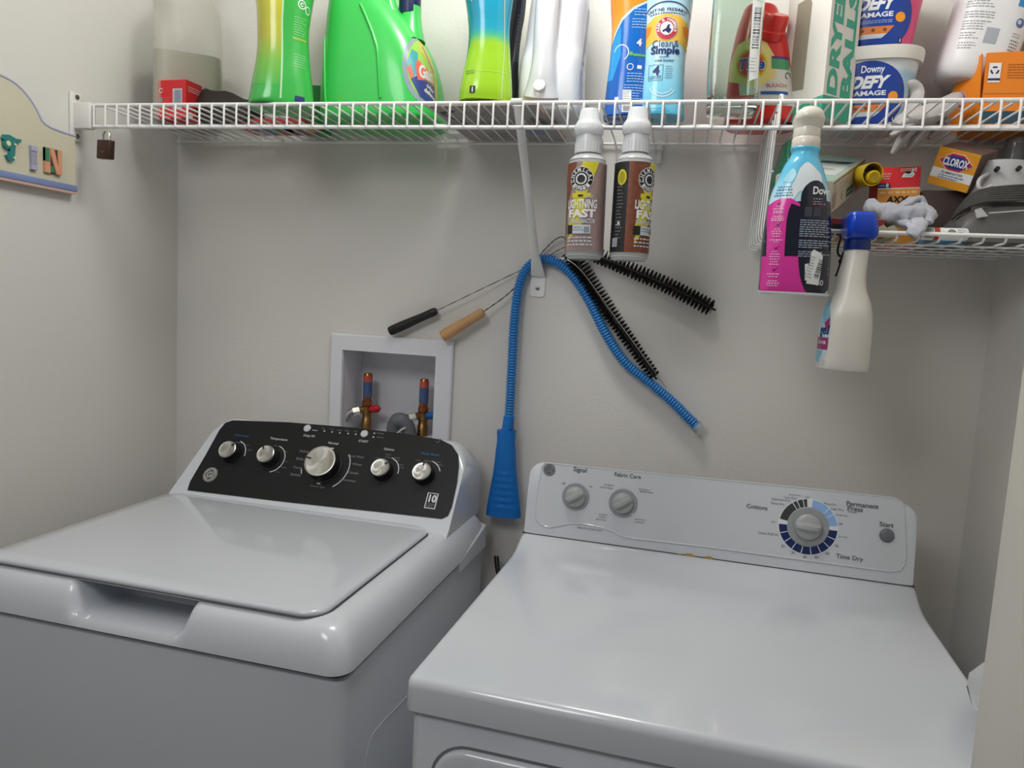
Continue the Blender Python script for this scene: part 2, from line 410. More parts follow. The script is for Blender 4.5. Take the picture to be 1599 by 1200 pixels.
for s, u, v, wp, m in (('Temperature', 436, 687, 30, M_mark), ('Delay Fill', 483, 682, 19, M_mark), ('START', 568, 690, 16, M_mark), ('Normal', 521, 693, 17, M_mark), ('Delicates', 478, 706, 21, M_dim), ('Bulky', 469, 718, 13, M_dim), ('Towels', 465, 731, 15, M_dim), ('Sanitize', 462, 742, 18, M_dim), ('Quick Wash', 556, 714, 27, M_dim), ('Whites', 558, 726, 16, M_dim), ('Casuals', 552, 739, 18, M_dim), ('Activewear', 545, 751, 25, M_dim), ('Drain & Spin', 496, 761, 24, M_dim), ('Options', 608, 703, 17, M_mark), ('Water Boost', 672, 710, 30, M_blu), ('Water Level', 378, 681, 25, M_blu)):
    face_txt(D, F, s, u, v, wp, m, layer=7, bold=.3)
for u, v, wp in ((374, 692, 11), (387, 696, 6), (391, 704, 7), (432, 697, 7), (447, 706, 7), (448, 722, 6), (444, 731, 9), (434, 738, 7), (506, 670, 6), (519, 671, 7), (531, 673, 8), (543, 674, 8), (556, 675, 6), (595, 678, 12), (594, 684, 12), (607, 711, 9), (606, 715, 9), (621, 716, 9), (620, 720, 9), (627, 727, 9), (626, 731, 9), (590, 716, 8), (653, 720, 8), (669, 721, 13), (686, 723, 7), (686, 727, 11)):
    x, y = F.uv(u, v); k = F.k(u, v); D.add(lines(x-wp*k/2, x+wp*k/2, y, 1, 1, 1.6*k, int(u), ragged=False), M_dim, 7)
for u, v in ((507, 674), (519, 675.5), (531, 677), (544, 678), (556, 679), (585, 677.5), (583.5, 683.5)):
    x, y = F.uv(u, v); D.add(ell(x, y, .0017), M_mark, 7)
x, y = F.uv(492, 673); D.add(rect(x-.006, y-.0006, x+.006, y+.0006), M_mark, 7)
for u, v, wx_ in ((519, 701, .004), (498, 756, .004)):
    x, y = F.uv(u, v); D.add(rect(x-wx_, y-.0012, x+wx_, y+.0012), M_mark, 7)
# knob printed arcs
for u, v, r, a0, a1 in ((363, 709, .030, -5, 75), (424, 717, .030, -75, 75), (509, 728, .052, -55, 35), (509, 728, .052, 195, 207), (600, 736, .030, -5, 75), (664, 742, .030, 20, 75)):
    x, y = F.uv(u, v); D.add(arc(x, y, r, r+.0018, a0, a1, 18), M_mark, 7)
# ten-year mark
x, y = F.uv(674, 783); k = F.k(674, 783); wv, hv = 15*k/2, 13*k
D.add(rect(x-wv-.002, y-hv, x+wv+.002, y+hv), M_mark, 7); D.add(rect(x-wv, y-hv+.0015, x+wv, y+hv-.0015), M_pan, 8)
D.add(txt('10', hv*1.25, x, y+hv*.28, 2, width=wv*1.7), M_mark, 9); D.add(lines(x-wv*.8, x+wv*.8, y-hv*.42, hv*.2, 3, hv*.12, 3, ragged=False), M_dim, 9)
x, y = F.uv(684, 689); k = F.k(684, 689); D.add(arc(x, y, 2.5*k, 3.2*k, -150, 60), M_dim, 7); D.add(rect(x+1*k, y+2*k, x+4.5*k, y+4*k), M_dim, 7)
D.build('dial_markings', pan)
def washer_knob(u, v, r, h, ang, name='knob'):
    m = F.M(u, v); kb = MB()
    kb.lathe([(r*1.12, .0012), (r*1.12, .003), (r*1.04, .005), (r, h*.55), (r*.985, h-.004)], 36, m)
    ko = kb.build(name, M_blk, wash)
    cp = MB(); cp.lathe([(r*.985, h-.005), (r*1.0, h-.003), (r*.99, h-.0008), (r*.93, h), (r*.86, h-.0006), (r*.4, h-.0004), (.0005, h-.0004)], 48); co = cp.build('knob_cap', M_spun, ko); co.matrix_local = m
    a = m @ Matrix.Rotation(ang, 4, 'Z'); mk = MB(); mk.box((0, r*.78, h), (.0034, r*.34, .0012), bevel=.0004); 
    mk2 = MB(); mk2.add([a @ Vector(p) for p in mk.v], mk.f); mk2.build('pointer_mark', M_blk, ko)
for (u, v, r, h, a) in ((363, 709, .0195, .024, math.radians(-40)), (422, 716, .0195, .024, math.radians(35)), (508, 729, .0335, .030, math.radians(82)), (599, 737, .0195, .024, math.radians(-50)), (663, 743, .0195, .024, math.radians(-5))):
    washer_knob(u, v, r, h, a)
for u, v in ((480.5, 670), (569.5, 678.5)):
    MB().lathe([(.0082, .001), (.0082, .003), (.007, .0042), (.0005, .0045)], 24, F.M(u, v)).build('push_button', mat('grey button', 'c9cccf', .4), wash)
D = Dec(F.map()); x, y = F.uv(329, 742); monogram(D, x, y, .0165, M_chrome, M_gry, M_chrome, 7); D.build('badge', wash)
# cabinet flange behind the deck on the right
b = MB(); b.rings([[(WW+.0, .47, ZR), (WW-.02, .47, ZR+.005), (WW-.02, .47, ZR-.02), (WW, .47, ZR-.02)], [(WW+.001, .64, ZR+.028), (WW-.02, .64, ZR+.034), (WW-.02, .64, ZR-.02), (WW+.001, .64, ZR-.02)]])
b.build('rear_flange', M_plw, wash)

# ------------------------------------------------------------------ dryer
TD = -.0478; DW, DD = .686, .5427
dry = thing('dryer', 'white front-loading tumble dryer with grey dial panel, right of the washer', 'dryer', (.9013, -.1871, 0), (0, 0, TD))
bpy.context.view_layer.update()
ZT_ = .914
b = MB()
pr = lambda d, z: [(x+DW/2, y+(-DD+.09)/2, z) for x, y in rrect(DW-2*d, DD+.09-2*d, .012, 4)]
b.rings([pr(.006, .01), pr(.006, ZT_-.052), pr(.009, ZT_-.048), pr(.009, ZT_-.03)]); cab = b.build('cabinet', M_wht, dry)
b = MB()      # worktop with a rounded front nose and a cove up to the console
pf = [(-DD+.004, ZT_-.046), (-DD, ZT_-.042), (-DD, ZT_-.012), (-DD+.003, ZT_-.004), (-DD+.010, ZT_), (-.10, ZT_), (-.07, ZT_+.001), (-.045, ZT_+.0045), (-.022, ZT_+.012), (-.008, ZT_+.0185), (.004, ZT_+.021), (.09, ZT_+.021), (.09, ZT_-.046)]
def dsec(x, d):
    return [(x, max(y, -DD+d*1.2) if z > ZT_-.03 else y+d*.6, z-d*(1 if z > ZT_-.02 else 0)) for y, z in pf]
b.rings([dsec(x, d) for x, d in ((0, .008), (.001, .004), (.004, .001), (.009, 0), (DW/2, 0), (DW-.009, 0), (DW-.004, .001), (DW-.001, .004), (DW, .008))])
b.build('worktop', M_wht, dry, 45)
b = MB(); b.box((DW/2, .043, ZT_+.0215), (DW-.003, .083, .002)); b.build('console_gap', M_gap, dry)
CH, CR = .1563, .0259
b = MB(); z0 = ZT_+.0225
def dcon(x):
    e = min(x-.002, DW-.002-x); r = .03; h = math.sqrt(max(0, 1-(1-min(1, e/r))**2)) if e < r else 1
    zt = ZT_+CH-.028*(1-h); k_ = CR/CH; s_ = .004*(1-h)
    pts = [(.001+s_, z0)]+[(.001+s_+k_*(zt-.006-z0)*t, z0+(zt-.006-z0)*t) for t in (.33, .66, 1)]
    return pts+[(.001+s_+k_*(zt-z0)+.003, zt-.0015), (.001+k_*(zt-z0)+.009, zt), (.075, zt-.012), (.083, zt-.02), (.085, z0)]
xs = [.004, .006, .01, .015, .022, .03, .05]; xs = [DW*0+x for x in xs]+[DW*k/8 for k in range(1, 8)]+[DW-x for x in reversed(xs)]
b.rings([[(x, y, z) for y, z in dcon(x)] for x in xs]); con = b.build('console', M_plw, dry, 45)
FD = Face(dry, (0, .001, z0), (DW, .001, z0), (0, .001+CR/CH*(ZT_+CH-z0), ZT_+CH))
M_sil = mat('silver grey panel', 'cbcfd4', .4, metal=0, var=.02, vscale=3)
pn = [(852, 723), (846, 730), (841, 760), (836, 795), (837, 810), (846, 820), (858, 824), (870, 822), (882, 819), (895, 818), (915, 819), (940, 824), (958, 831), (972, 838), (988, 841), (1100, 854), (1300, 881), (1390, 893), (1405, 891), (1412, 882), (1414, 868), (1413, 830), (1412, 795), (1408, 784), (1396, 778), (1300, 767), (1100, 747), (900, 728)]
D = Dec(FD.map(), .1); D.add(poly([FD.uv(*q) for q in pn]), M_sil, 3)
pan = D.build('control_panel', dry)
# raised lip round the panel
b = MB(); loop = [FD.o+FD.ex*x+FD.ey*y+FD.n*.0008 for x, y in [FD.uv(*q) for q in pn]]; b.tube(loop+[loop[0]], .0011, 6, cap=False); b.build('panel_lip', M_plw, pan)
D = Decs(FD.map(), [FD.uv(*q) for q in ((906, 735), (880, 755), (925, 760), (885, 758), (916, 763), (980, 743), (948, 760), (1008, 767), (941, 808), (999, 814), (958, 768), (992, 773), (988, 803), (956, 800), (921, 826), (1261, 823), (1199, 834), (1218, 784), (1238, 776), (1303, 792), (1315, 805), (1316, 839), (1206, 815), (1312, 818), (1260, 777), (1182, 792), (1340, 793), (1384, 819), (1330, 872), (1222, 853), (1238, 863), (1256, 870), (1274, 870), (1291, 864), (1306, 853))])
for s, u, v, wp, m, bo in (('Signal', 906, 735, 21, M_gry, .6), ('Fabric Care', 980, 743, 41, M_gry, .6), ('Cottons', 1182, 792, 31, M_gry, .5), ('Permanent', 1346, 789, 46, M_gry, .8), ('Press', 1335, 795, 22, M_gry, .8), ('Timed', 1330, 799.5, 13, M_dim, .2), ('Start', 1384, 819.5, 20, M_gry, .7), ('Time Dry', 1326, 872, 39, M_gry, .5), ('Auto Dry Cotton Care', 921, 826.5, 38, M_gry, .5), ('Quick Fluff 10', 1199, 834, 29, M_dim, .4), ('Off', 880, 755, 6, M_dim, .3), ('On', 923, 760, 5, M_dim, .3), ('Off', 1207, 815.5, 6, M_dim, .3), ('Off', 1312, 818.5, 6, M_dim, .3), ('Off', 1260, 777.5, 6, M_dim, .3), ('Damp Dry', 1214, 787, 20, M_dim, .3), ('Optimum Dry', 1219, 781, 28, M_dim, .3), ('Less Dry', 1234, 778, 18, M_dim, .3), ('More Dry', 1296, 788, 19, M_dim, .3), ('Less Dry', 1307, 796, 18, M_dim, .3)):
    face_txt(D, FD, s, u, v, wp, m, layer=6, bold=bo)
for s, u, v in (('20', 1222, 853), ('30', 1238, 863.5), ('40', 1256.5, 870), ('50', 1274.5, 870.5), ('60', 1291.5, 864.5), ('70', 1306, 853)):
    face_txt(D, FD, s, u, v, 5.5, M_dim, layer=6, bold=.4)
for u, v, wp in ((951, 758, 14), (947, 762, 19), (1006, 765, 17), (1010, 769, 21), (942, 804, 13), (941, 808, 12), (939, 812, 16), (1000, 812, 17), (998, 816, 15), (1241, 773.5, 16), (1314, 805, 17), (1317, 839, 13)):
    x, y = FD.uv(u, v); k = FD.k(u, v); D.add(lines(x-wp*k/2, x+wp*k/2, y, 1, 1, 1.7*k, int(u), ragged=False), M_dim, 6)
# dial ring
xc, yc = FD.uv(1261.5, 823); M_navy = mat('navy print', '16295c', .45); M_lbl = mat('pale blue print', '8fb4e6', .45); M_ant = mat('anthracite print', '3c3e40', .45); M_lw = mat('light print', 'dfe2e6', .45)
ro, ri = .0478, .0345
D.add(ell(xc, yc, ro+.0018, n=48), M_lw, 6)
D.add(arc(xc, yc, ri, ro, 181, 359, 40), M_navy, 7); D.add(arc(xc, yc, ri, ro, 9, 84, 20), M_lbl, 7); D.add(arc(xc, yc, ri, ro, 96, 170, 20), M_ant, 7)
for k in range(1, 9): D.add(arc(xc, yc, ri, ro-.0008, 180+20*k-.9, 180+20*k+.9, 2), M_lw, 8)
for a in (34, 48, 104, 116, 126): D.add(arc(xc, yc, ri, ro, a-.9, a+.9, 2), M_lw, 8)
for u, v in ((885, 758), (916, 763), (958, 768), (992, 773), (988, 803), (956, 800)):
    x, y = FD.uv(u, v); D.add(ell(x, y, .0013, n=12), M_lw, 14)
D.build('dial_markings', pan)
M_kn = mat('grey knob plastic', 'a6a9a9', .3); M_kd = mat('grey knob skirt', '989b9d', .4)
def dryer_knob(u, v, r, skirt, ang, ptr):
    m = FD.M(u, v); s_ = MB(); s_.lathe([(skirt, .0012), (skirt, .0022), (skirt*.97, .003), (.001, .003)], 40, m); so = s_.build('knob_skirt', M_kd, dry)
    kb = MB(); kb.lathe([(r*1.0, .003), (r, .007), (r*.93, .0105), (r*.8, .012), (.0005, .0125)], 36, m)
    g = m @ Matrix.Rotation(ang, 4, 'Z'); grip = MB()
    secs = []
    for t in np.linspace(-1, 1, 11):
        hw = r*.27*(1-.25*abs(t)); top = .011+.0125*math.sqrt(max(0, 1-abs(t)**3.0)); secs.append([(-hw*1.5, t*r*.97, .009), (-hw, t*r*.97, .009+(top-.009)*.7), (-hw*.5, t*r*.97, top), (hw*.5, t*r*.97, top), (hw, t*r*.97, .009+(top-.009)*.7), (hw*1.5, t*r*.97, .009)])
    grip.rings([[g @ Vector(p) for p in q] for q in secs]); kb.add(grip.v, grip.f)
    ko = kb.build('knob', M_kn, so, 45)
    pm = MB(); pm.add([g @ Vector(p) for p in ((-.0025, r*(.78 if ptr else .8), .0132), (.0025, r*(.78 if ptr else .8), .0132), (.0004, r*.99, .0118), (-.0004, r*.99, .0118))], [(0, 1, 2, 3)]); pm.build('pointer_mark', M_gry, ko)
    return so
dryer_knob(899, 776, .0195, .0258, math.radians(-58), 0)
dryer_knob(973, 786, .0195, .0265, math.radians(122), 0)
dryer_knob(1261.5, 823, .0225, .0342, math.radians(88), 1)
sb = MB().lathe([(.0118, .001), (.0118, .0025), (.0105, .0032), (.0102, .005), (.0085, .0062), (.0005, .0066)], 28, FD.M(1384.5, 836.5)).build('start_button', mat('slate button', '6a6e74', .35), dry)
D = Dec(FD.map()); x, y = FD.uv(858, 734); monogram(D, x, y, .0118, M_chrome, M_gry, M_chrome, 6); D.build('badge', dry)
x, y = FD.uv(1318, 802)
# rust spots at the foot of the console
M_rust = mat('rust stain', 'b98f4e', .7, var=.3, vscale=300)
for u, v, rx_, ry_ in ((1077, 867.5, 7, 3), (1106, 871.5, 7, 2.6), (1061, 866.5, 3, 1.4)):
    x, y = FD.uv(u, v); k = FD.k(u, v); rn = random.Random(u); D = Dec(FD.map())
    D.add(poly([(x+rx_*k*(.7+.5*rn.random())*math.cos(a), y+ry_*k*(.7+.5*rn.random())*math.sin(a)) for a in np.linspace(0, 6.0, 14)]), M_rust, 1)
    D.build('rust_spot', con)
# door: rounded panel set in the front
b = MB(); pd = dry.matrix_world.inverted() @ hit(690, 1172, dry.matrix_world @ Vector((0, -DD, 0)), dry.matrix_world.to_3x3() @ Vector((0, 1, 0)))
dx0, dx1, dz1, dz0 = pd.x-.012, DW-.07, pd.z+.004, pd.z-.42
q = lambda d, y: [(x+(dx0+dx1)/2, y, z+(dz0+dz1)/2) for x, z in rrect(dx1-dx0-2*d, dz1-dz0-2*d, .045-d, 8)]
b.rings([q(0, -DD+.008), q(0, -DD+.003), q(.002, -DD-.001), q(.006, -DD-.003), q(.03, -DD-.004)]); b.build('door', M_wht, dry)
b = MB(); b.rings([q(-.004, -DD+.0055), q(.002, -DD+.0055)], cap=False); b.build('door_gap', mat('grey door gap', '77797c', .7), dry)

# ------------------------------------------------------------------ wire shelf on the back wall
M_vin = mat('white vinyl wire', 'e8e8e6', .35, var=.01)
M_brk = mat('white bracket plastic', 'dedcd6', .45, var=.01)
M_scr = mat('screw steel', '8d8a84', .4, metal=1)
SZ, SY, BZ = 1.7056, -.2993, 1.6648
shelf = thing('wire_shelf', 'long white ventilated wire shelf along the back wall above the machines', 'wire shelf', (0, 0, SZ))
L = lambda x, y, z: (x, y, z-SZ)
for nm, y, z, r, x0 in (('front_rail', SY, SZ-.001, .0034, .03), ('front_rail', SY, BZ, .0034, .03), ('middle_rail', -.157, SZ-.0035, .0026, .006), ('rear_rail', -.01, SZ-.0035, .003, .006)):
    MB().tube([L(x0, y, z), L(RX-.004, y, z)], r, 10).build(nm, M_vin, shelf)
wire = None
for n in range(-3, 64):
    x = .1229+.0254*n
    if x > RX-.006: break
    if wire is None:
        pts = [(0, -.006, .0018), (0, -.2925, .0018), (0, -.2985, .0012), (0, -.3022, -.0022), (0, -.3032, -.008), (0, -.3032, BZ-SZ-.001)]
        o = wire = MB().tube(pts, .0019, 8).build('wire', M_vin, shelf)
    else:
        o = wire.copy(); col.objects.link(o); o.parent = shelf
    o.location = (x, 0, 0)
# left end bracket
b = MB(); b.box(L(.021, SY-.001, 1.684), (.042, .018, .05), bevel=.004); b.box(L(.003, SY-.001, 1.683), (.006, .028, .092), bevel=.0025); br = b.build('end_bracket', M_brk, shelf)
for z in (1.7195, 1.6465):
    MB().lathe([(.0045, 0), (.0045, .0025), (.001, .003)], 12, Matrix.Translation(L(.0055, SY-.001, z)) @ Matrix.Rotation(PI/2, 4, 'Y')).build('screw', M_scr, br)
for u in (265, 1031):
    p = at(u, 222, Y=-.006); b = MB(); b.box(L(p.x, -.006, SZ-.006), (.014, .012, .02), bevel=.003); b.box(L(p.x, -.004, SZ-.026), (.009, .008, .03), bevel=.002); b.build('wall_clip', M_brk, shelf)
# brace
a_, c_ = Vector((.874, -.2945, SZ-.004)), Vector((.8695, -.008, 1.432))
b = MB(); d_ = (c_-a_); rings = []
for t in np.linspace(0, 1, 14):
    p = a_+d_*t; fl = sstep(.86, .98, t); w_ = .0078+.0075*fl; th = .0048*(1-fl)+.0012*fl
    nrm = Vector((0, d_.z, -d_.y)).normalized()
    rings.append([Vector(L(*(p+Vector((1, 0, 0))*w_*math.cos(2*PI*k/14)+nrm*th*math.sin(2*PI*k/14)))) for k in range(14)])
b.rings(rings); q_ = [(x+.8695, z+1.413) for x, z in rrect(.031, .048, .007, 4)]
b.rings([[L(x, -.0005, z) for x, z in q_], [L(x, -.003, z) for x, z in q_]]); bc = b.build('brace', M_vin, shelf)
MB().lathe([(.0042, 0), (.0042, .0022), (.001, .0032)], 12, Matrix.Translation(L(.8695, -.003, 1.407)) @ Matrix.Rotation(PI/2, 4, 'X')).build('screw', M_scr, bc)
b = MB(); b.box(L(.873, SY-.0025, SZ+.001), (.020, .0095, .0085), bevel=.002); b.build('brace_hook', M_vin, bc)

# ------------------------------------------------------------------ padlock on the lip of the shelf
pc = at(165, 234, Y=-.308); k = 1/ppm(pc)
lock = thing('padlock', 'small brown padlock hanging from the left end of the wire shelf', 'padlock', pc, (0, math.radians(4), math.radians(-14)))
MB().box((0, 0, 0), (31*k, .012, 29*k), bevel=.0022, seg=3).build('lock_body', mat('brown lock body', '4a342d', .35, metal=.6, var=.1), lock)
sh = [(-.0095, 0, .008)] + [(.0095*math.cos(math.radians(180-18*i)), 0, .025+.0105*math.sin(math.radians(180-18*i))) for i in range(11)] + [(.0095, 0, .008)]
MB().tube(sh, .0023, 10).build('shackle', M_chrome, lock)
D = Dec(plane_map((0, -.0062, 0), (1, 0, 0), (0, 0, 1))); D.add(rect(-.006, -.0055, .006, -.0035), mat('worn engraving', '6a544a', .5), 1); D.build('engraving', lock)

# ------------------------------------------------------------------ arched name board on the left wall
SC = -.62
def wl_(u, v, X=.013): p = at(u, v, X=X); return (p.y, p.z)
rt = [wl_(118, 298)] + [wl_(118, 213)] + spl([wl_(116, 213), wl_(92, 205), wl_(76, 198), wl_(66, 190), wl_(60, 178), wl_(50, 160), wl_(36, 142), wl_(20, 128), wl_(0, 117.5)], 4)[1:]
rt += spl([rt[-1], (-.53, rt[-1][1]+.028), (SC, rt[-1][1]+.04)], 5)[1:]
ol = rt + [(2*SC-y, z) for y, z in reversed(rt[:-1])]
sign = thing('name_board', 'cream arched wooden board with blue edging and painted letters on the left wall', 'wall sign', (0, SC, 1.6))
lx = lambda y, z, x: (x, y-SC, z-1.6)
M_cream = mat('cream painted wood', 'cdc8b0', .6, var=.05); M_peri = mat('periwinkle paint', '7f8fbe', .55, var=.05); M_pink = mat('pink paint', 'd9b5a6', .6); M_lav = mat('lavender paint', 'a9aac4', .55)
b = MB(); b.rings([[lx(y, z, .0015) for y, z in ol], [lx(y, z, .012) for y, z in ol], [lx(SC+(y-SC)*.995, z-.0006, .013) for y, z in ol]]); board = b.build('board', M_cream, sign, 30)
MB().tube([lx(y, z+.0004, .0115) for y, z in ol[1:-1]], .0028, 6).build('edge_trim', M_lav, sign)
zb0, zb1 = ol[0][1], ol[0][1]
b = MB(); b.box(lx(SC, zb0+.003, .0155), (.006, 2*abs(ol[0][0]-SC), .012), bevel=.002); b.build('bottom_trim', M_peri, sign)
b = MB(); b.box(lx(SC, zb0-.005, .010), (.014, 2*abs(ol[0][0]-SC)-.004, .006), bevel=.002); b.build('bottom_trim', M_pink, sign)
def letter(name, polys, u, v, hpx, rot=0):
    c = at(u, v, X=.0135); k = hpx/ppm(c); root = MB(); ms = []
    for pts, m, dz in polys:
        if m not in ms: ms.append(m)
        c_, s_ = math.cos(rot), math.sin(rot)
        q = [(c.y+(x*c_-y*s_)*k*.95, c.z+(x*s_+y*c_)*k) for x, y in pts]
        root.rings([[lx(y, z, .0135) for y, z in q], [lx(y, z, .0185+dz) for y, z in q]], mi=ms.index(m))
    return root.build(name, ms, sign)
M_teal = mat('teal letter paint', '2f7f7c', .5, var=.15, vscale=150); M_orange = mat('salmon letter paint', 'd99a78', .5, var=.1); M_dk = mat('dark letter paint', '4b3b36', .6, var=.2); M_grn = mat('green letter paint', '3c8465', .5); M_lil = mat('lilac letter paint', '9c97ab', .55, var=.12, vscale=200); M_day = mat('daisy paint', 'e0dcae', .5)
disc = lambda cx, cy, r: [(cx+r*math.cos(a), cy+r*math.sin(a)) for a in np.linspace(0, 2*PI, 14)[:-1]]
letter('letter', [([(-.42, .3), (-.34, .46), (-.1, .5), (.2, .42), (.48, .44), (.42, .3), (.2, .27), (.16, -.1), (.1, -.46), (-.12, -.5), (-.25, -.3), (-.12, -.25), (-.04, .1), (-.02, .26), (-.26, .22)], M_teal, 0), (disc(-.2, .12, .17), M_teal, .001), (disc(-.18, .16, .1), M_day, .002), (disc(.14, .18, .05), M_day, .002), (disc(.1, -.34, .05), M_day, .002)], 15, 232, 40)
letter('letter', [([(-.13, -.5), (.15, -.5), (.15, .5), (-.15, .5)], M_lil, 0), ([(-.15, .3), (.17, .3), (.17, .5), (-.17, .5)], M_lav, .001), ([(-.15, -.5), (.16, -.5), (.16, -.3), (-.15, -.3)], M_lav, .001)], 50, 247, 36)
letter('letter', [([(-.4, -.5), (.42, -.5), (.42, .5), (-.4, .5)], M_dk, -.002), ([(-.42, -.5), (-.16, -.5), (-.16, .5), (-.42, .5)], M_orange, 0), ([(-.42, -.05), (-.22, -.05), (-.22, .48), (-.42, .48)], M_grn, .001), ([(.25, -.5), (.45, -.5), (.45, .5), (.25, .5)], M_orange, 0), ([(-.16, .5), (.03, .5), (.32, -.5), (.16, -.5), (-.16, .3)], M_orange, .001), ([(-.14, -.45), (.1, -.45), (0, -.2), (-.14, -.2)], M_grn, -.001)], 80, 252, 38)

# ------------------------------------------------------------------ washer outlet box
M_box = mat('white box plastic', 'dddde2', .4, var=.01)
obx = thing('outlet_box', 'white recessed washer outlet box in the back wall behind the washer', 'outlet box', (.5435, 0, 1.0))
b = MB(); X0, X1, Z0, Z1 = .4035-.5435, .6925-.5435, -.012, .284; h0, h1, j0, j1 = HX0-.5435, HX1-.5435, HZ0-1.0, HZ1-1.0
def fr(d, y): return [(x, y, z) for x, z in ((X0+d, Z0+d), (X1-d, Z0+d), (X1-d, Z1-d), (X0+d, Z1-d))]
hole = lambda y: [(x, y, z) for x, z in ((h0, j0), (h1, j0), (h1, j1), (h0, j1))]
b.rings([fr(0, -.0005), fr(0, -.009), fr(.003, -.012), [(x+(.001 if x < 0 else -.001)*-1, -.012, z) for x, y, z in hole(0)], hole(-.009), hole(.0)], cap=False)
b.build('frame', M_box, obx, 30)
i_ = .0012
b = MB(); b.rings([[(x*.992, 0, z) for x, y, z in hole(0)], [(x*.985, .096, z) for x, y, z in hole(0)]], cap=False); b.add([(x*.985, .096, z) for x, y, z in hole(0)], [(0, 1, 2, 3)]); b.build('recess', M_box, obx)
MB().box(((h0+h1)/2, .055, (j0+.058)/2+.0015), ((h1-h0)*.94, .066, .058-j0-.003), bevel=.003).build('valve_base', M_box, obx)
M_cop = mat('copper', 'b8704a', .3, metal=1, var=.15); M_brass = mat('brass', 'a07c4c', .35, metal=1, var=.15); M_red = mat('red valve plastic', 'c3242f', .4); M_vbl = mat('blue valve plastic', '1f6fb5', .4); M_plb = mat('blue print label', '4a628c', .5, var=.4, vscale=400)
M_rl = mat('red print label', 'c95a45', .5, var=.25, vscale=300)
def valve(u, v, mh, lab, side):
    p = at(u, v, Y=.05)-Vector((.5435, 0, 1.0)); r = .0102
    bd = MB(); bd.lathe([(.012, -.135), (.012, -.108), (.0105, -.106), (.0105, -.095), (.013, -.094), (.013, -.078), (.0095, -.076), (.0095, -.068)], 18, Matrix.Translation(p))
    bd.tube([p+Vector((0, 0, -.086)), p+Vector((-.012, -.012, -.086)), p+Vector((-.02, -.019, -.087))], .0085, 12)
    vo = bd.build('valve', M_brass, obx)
    MB().lathe([(.0122, -.076), (.0122, -.066), (r, -.064), (r, -.004), (r*.8, 0), (.001, 0)], 20, Matrix.Translation(p)).build('hammer_arrestor', M_cop, vo)
    lb = MB(); lb.lathe([(r+.0004, -.055), (r+.0004, -.02)], 20, Matrix.Translation(p), cap=False); lb.lathe([(r+.0004, -.02), (r+.0004, -.006)], 20, Matrix.Translation(p), cap=False, mi=1); lb.build('printed_label', [M_plb, M_rl], vo)
    hd = MB(); hd.tube([p+Vector((.009, -.002, -.084)), p+Vector((.016, -.006, -.083)), p+Vector((.03, -.009, -.080)), p+Vector((.036, -.010, -.079))], [.005, .0105, .0112, .005], 12, flat=.8); hd.build('valve_handle', mh, vo)
    return p+Vector((.5435, 0, 1.0))
v1 = valve(575, 583, M_red, 0, 0); v2 = valve(663, 592, M_vbl, 0, 0)
M_braid = mat('braided steel', 'a8a7a3', .35, metal=.8, var=.3, vscale=700, bump=.4, bscale=900); M_dhose = mat('grey drain hose rubber', '6a6d73', .5)
for vp, txt_, e in ((v1, 'braided steel supply hose on the red-handled left valve', (-.03, -.055)), (v2, 'braided steel supply hose on the blue-handled right valve', (-.02, -.03))):
    o = vp+Vector((-.02, -.02, -.088)); hs = thing('supply_hose', txt_, 'hose', o, group=None)
    MB().tube(spl([(0, 0, 0), (-.012, -.008, -.006), (e[0]*.8, -.014, -.03), (e[0], -.016, -.07), (e[0], -.012, -.085)], 6), .0072, 12).build('braided_tube', M_braid, hs)
    MB().tube([(.006, .005, .001), (-.006, -.005, -.002)], .0105, 6).build('hose_nut', M_chrome, hs)
p = at(625, 672, Y=.02); dh = thing('drain_hose', 'smooth grey drain hose hooked into the outlet box between the valves', 'hose', p)
hp = spl([(.022, .01, -.06), (.02, .008, -.02), (.012, .004, .012), (-.002, .0, .022), (-.014, .002, .01), (-.018, .008, -.03)], 14)
MB().tube(hp, [.0185 if i < 50 else .0175 for i in range(len(hp))], 14).build('hose_tube', M_dhose, dh)
MB().tube(spl([(-.02, -.014, -.02), (0, -.018, -.004), (.012, -.016, .006), (.02, -.008, .01)], 5), .0022, 6).build('zip_tie', mat('zip tie nylon', 'd8d4cc', .5), dh)

# ------------------------------------------------------------------ blue vacuum hose hung behind the shelf brace
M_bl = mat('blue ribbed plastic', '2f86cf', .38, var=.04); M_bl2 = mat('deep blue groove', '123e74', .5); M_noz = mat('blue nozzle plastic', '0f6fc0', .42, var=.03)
hy = lambda i: (-.03, -.026, -.024, -.022, -.018, -.016, -.015, -.015, -.016, -.018, -.02, -.022, -.024, -.024, -.022)[i]
hpx = [(795, 652), (797, 620), (800, 560), (803, 505), (809, 455), (818, 427), (832, 411), (850, 405), (870, 410), (895, 431), (920, 470), (945, 520), (975, 565), (1015, 598), (1050, 628)]
hpt = [at(u, v, Y=hy(i)) for i, (u, v) in enumerate(hpx)]+[at(1072, 650, Y=-.022), at(1091, 669, Y=-.022)]
vh = thing('vent_cleaning_hose', 'long blue corrugated dryer-vent cleaning hose draped behind the shelf brace', 'vacuum hose', hpt[0])
hp = np.array(spl([p-hpt[0] for p in hpt], 24)); Ld = np.concatenate([[0], np.cumsum(np.linalg.norm(np.diff(hp, axis=0), axis=1))])
pit = .0060; nr = int(Ld[-1]/pit); st = []; rad = []
for i in range(nr):
    for f_, r_ in ((0, .0082), (.25, .0108), (.58, .0108), (.8, .0082)):
        s_ = (i+f_)*pit; st.append(Vector([float(np.interp(s_, Ld, hp[:, j])) for j in range(3)])); rad.append(r_)
b = MB(); b.tube(st, rad, 14)
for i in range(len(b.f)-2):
    if (i//14) % 4 in (3, 0, 2) and (i//14) % 4 != 1 and ((i//14) % 4 == 3): b.m[i] = 1
